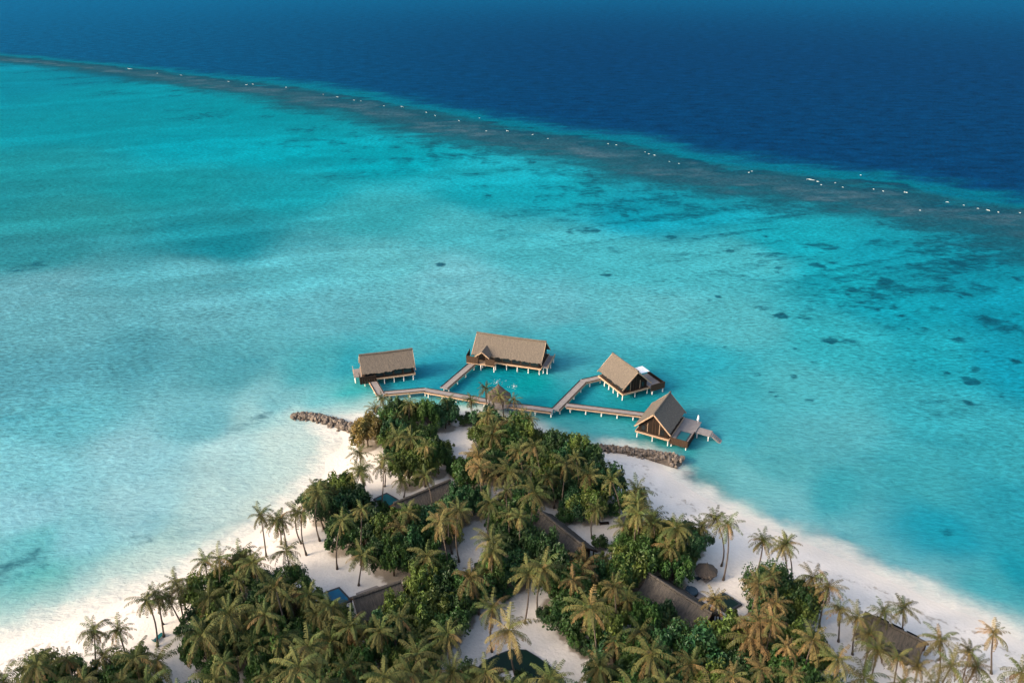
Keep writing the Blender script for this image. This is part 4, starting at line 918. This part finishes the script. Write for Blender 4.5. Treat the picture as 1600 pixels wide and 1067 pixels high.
bedm = mrange(math_('ADD', attr('bed'), math_('MULTIPLY', mrange(mott, .3, .7, -.5, .5), mrange(attr('bed'), 0, .25, .12, .75))), .12, .8, 0, .88, True)
c = mixc(bedm, body.outputs[0], tuple(v * WGAIN for v in lin((6, 80, 102))))
lagm = math_('MULTIPLY', mrange(noise(.045, 6, mp.outputs[0], .6), .54, .74, 0, .38, True), mrange(attr('reef'), -40, 0, 1, 0)); c = mixc(lagm, c, tuple(v * WGAIN for v in lin((10, 130, 150))))
rgap = mrange(noise(.028, 6, mp.outputs[0], .65), .42, .56, .0, .95, True)
rcol = mixc(math_('MULTIPLY', rgap, mrange(attr('reef'), -60, 2, 1, .55)), ramp.outputs[0], tuple(v * WGAIN for v in lin((14, 84, 104))))
rcol = mixc(mrange(noise(.13, 6, mp.outputs[0], .7), .46, .56, 0, .7, True), rcol, tuple(v * WGAIN for v in lin((18, 86, 106))))
rcol = mixc(mrange(mott, .35, .7, 0, .5), rcol, tuple(v * WGAIN for v in lin((40, 98, 112))))
rfac = mixc(mrange(attr('reef'), 6, 14, 0, 1), rcol, ramp.outputs[0])
c = mixc(ramp.outputs[1], c, rfac)
# ripples: sky-lit crests and shaded troughs put into the colour; fine grain of the wind-roughened surface
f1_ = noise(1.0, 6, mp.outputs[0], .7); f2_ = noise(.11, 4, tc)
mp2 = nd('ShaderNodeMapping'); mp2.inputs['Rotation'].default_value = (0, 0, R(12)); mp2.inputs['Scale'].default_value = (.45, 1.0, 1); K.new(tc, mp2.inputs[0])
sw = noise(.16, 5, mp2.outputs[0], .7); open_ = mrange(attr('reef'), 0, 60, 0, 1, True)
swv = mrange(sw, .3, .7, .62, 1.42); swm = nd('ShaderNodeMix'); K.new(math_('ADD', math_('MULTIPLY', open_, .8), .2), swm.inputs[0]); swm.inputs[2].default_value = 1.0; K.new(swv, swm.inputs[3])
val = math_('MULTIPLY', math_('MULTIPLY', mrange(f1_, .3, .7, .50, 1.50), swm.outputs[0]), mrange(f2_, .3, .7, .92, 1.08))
edge = math_('ADD', attr('off'), mrange(noise(.2, 4, tc), .3, .7, -1.6, 1.6)); c = mixc(mrange(edge, -.5, 6.5, 1, 0, True), c, (.50, .49, .445))
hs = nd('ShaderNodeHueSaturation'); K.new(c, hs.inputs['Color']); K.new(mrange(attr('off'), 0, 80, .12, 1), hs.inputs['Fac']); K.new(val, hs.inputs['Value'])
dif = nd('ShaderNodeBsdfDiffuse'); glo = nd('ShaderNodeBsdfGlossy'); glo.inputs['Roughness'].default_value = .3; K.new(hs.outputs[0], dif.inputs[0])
bh = math_('ADD', f1_, math_('MULTIPLY', noise(.25, 3, mp.outputs[0]), 1.2))
bp = nd('ShaderNodeBump'); bp.inputs['Strength'].default_value = .8; bp.inputs['Distance'].default_value = .4; K.new(bh, bp.inputs['Height']); K.new(bp.outputs[0], dif.inputs['Normal']); K.new(bp.outputs[0], glo.inputs['Normal'])
lw = nd('ShaderNodeLayerWeight'); lw.inputs[0].default_value = .5; sea = nd('ShaderNodeMixShader'); K.new(mrange(math_('POWER', lw.outputs['Facing'], 8), 0, 1, .008, .018), sea.inputs[0]); K.new(dif.outputs[0], sea.inputs[1]); K.new(glo.outputs[0], sea.inputs[2])
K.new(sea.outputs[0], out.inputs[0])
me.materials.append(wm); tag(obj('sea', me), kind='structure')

# ------------------------------------------------------------------ breaking waves on the reef, foam by the jetty
def foam_mesh(seed):
    r = random.Random(seed); m = MB(); n = 12; vs = []
    for i in range(n + 1):
        u = i / n * 2 - 1; w = (1 - u * u) ** .6 * r.uniform(.5, 1) + .05
        for q, z in ((-1, 0.0), (-.3, .34), (.35, .42), (1, 0.0)): vs.append((u * .5 + r.uniform(-.02, .02), q * w * .5 + math.sin(u * 3 + seed) * .25, z * w * r.uniform(.6, 1.2)))
    m.add(vs, [(i * 4 + j, i * 4 + j + 1, (i + 1) * 4 + j + 1, (i + 1) * 4 + j) for i in range(n) for j in range(3)]); return m.mesh('breaking_wave', M['foam'])
FOAM = [foam_mesh(i) for i in range(5)]
fr = random.Random(12)
WAVES = [(1267, 281, 14, 1.5), (1278, 284, 5, 1), (1305, 286, 3, 1), (1317, 293, 3, 1), (1365, 296, 3, 1), (1380, 299, 4, 1), (1415, 301, 6, 1.1), (1480, 316, 5, 1.1), (1506, 321, 3, 1), (1544, 329, 7, 1), (1528, 326, 3, 1), (1594, 333, 3, 1), (1170, 270, 3, 1), (1175, 268, 3, 1), (1345, 274, 3, 1), (963, 227, 4, 1), (950, 225, 3, 1), (1008, 238, 3, 1), (1023, 243, 5, 1.1), (1014, 241, 3, 1),
         (1061, 256, 3, 1), (1046, 253, 3, 1), (793, 205, 6, 1), (760, 205, 4, 1), (832, 211, 3, 1), (856, 217, 3, 1), (666, 176, 5, 1), (628, 167, 7, 1), (600, 166, 4, 1), (553, 157, 4, 1), (564, 158, 3, 1), (717, 189, 5, 1), (749, 185, 3, 1), (527, 152, 6, 1), (505, 148, 4, 1), (447, 137, 4, 1), (395, 132, 6, 1), (357, 128, 4, 1), (385, 133, 5, 1), (283, 118, 4, 1), (246, 115, 4, 1), (203, 108, 12, 1), (1438, 671, 0, 0), (1438, 329, 3, 1), (1283, 289, 3, 1), (1560, 332, 3, 1), (680, 181, 4, 1)]
tdir = [math.atan2(REEF[i + 1][1] - REEF[i][1], REEF[i + 1][0] - REEF[i][0]) for i in range(len(REEF) - 1)]
for x, y, w, k in WAVES:
    w *= .62
    if w == 0: continue
    p = gp(x, y); wl_ = w / FPX * p.length * 1.0
    i = min(range(len(REEF) - 1), key=lambda q: (Vector(REEF[q]) - p.xy).length)
    o = obj('breaking_wave', fr.choice(FOAM), None, (p.x, p.y, .02), (0, 0, tdir[i] + fr.uniform(-.1, .25)), (wl_ * 1.5, max(.5, wl_ * .14) * k, .55))
    tag(o, 'small white wave breaking on the reef edge' if w < 7 else ('long white breaker on the grey reef flat' if x > 1000 else 'short double breaker at the far, narrow stretch of reef'), 'wave', 'waves breaking along the reef')
for x, y, w, lab in ((777, 597, 3.2, 'round patch of white foam behind the round thatched hut'), (803, 604, 1.9, 'small white foam patch on teal water beyond the round thatched hut')):
    p = gp(x, y); m = MB(); r = random.Random(int(x))
    for k in range(48):
        a = r.uniform(0, 6.28); d = w * abs(r.gauss(0, .4)); q = Vector((math.cos(a) * d, math.sin(a) * d * .9, .0)); s = r.uniform(.04, .13); n = 6
        vs = [q + Vector((math.cos(j * 1.047) * s * r.uniform(.6, 1.2), math.sin(j * 1.047) * s * r.uniform(.6, 1.2), .015)) for j in range(n)] + [q + Vector((0, 0, s * .35 + .02))]
        m.add(vs, [(j, (j + 1) % n, n) for j in range(n)])
    o = m.build('foam_patch', M['foam'], None, False, (p.x, p.y, .02)); tag(o, lab, 'foam', kind='stuff')
print('trees', n1, 'shrubs', n2, 'palms', NPALM)
scene.cycles.max_bounces = 6; scene.cycles.transparent_max_bounces = 8
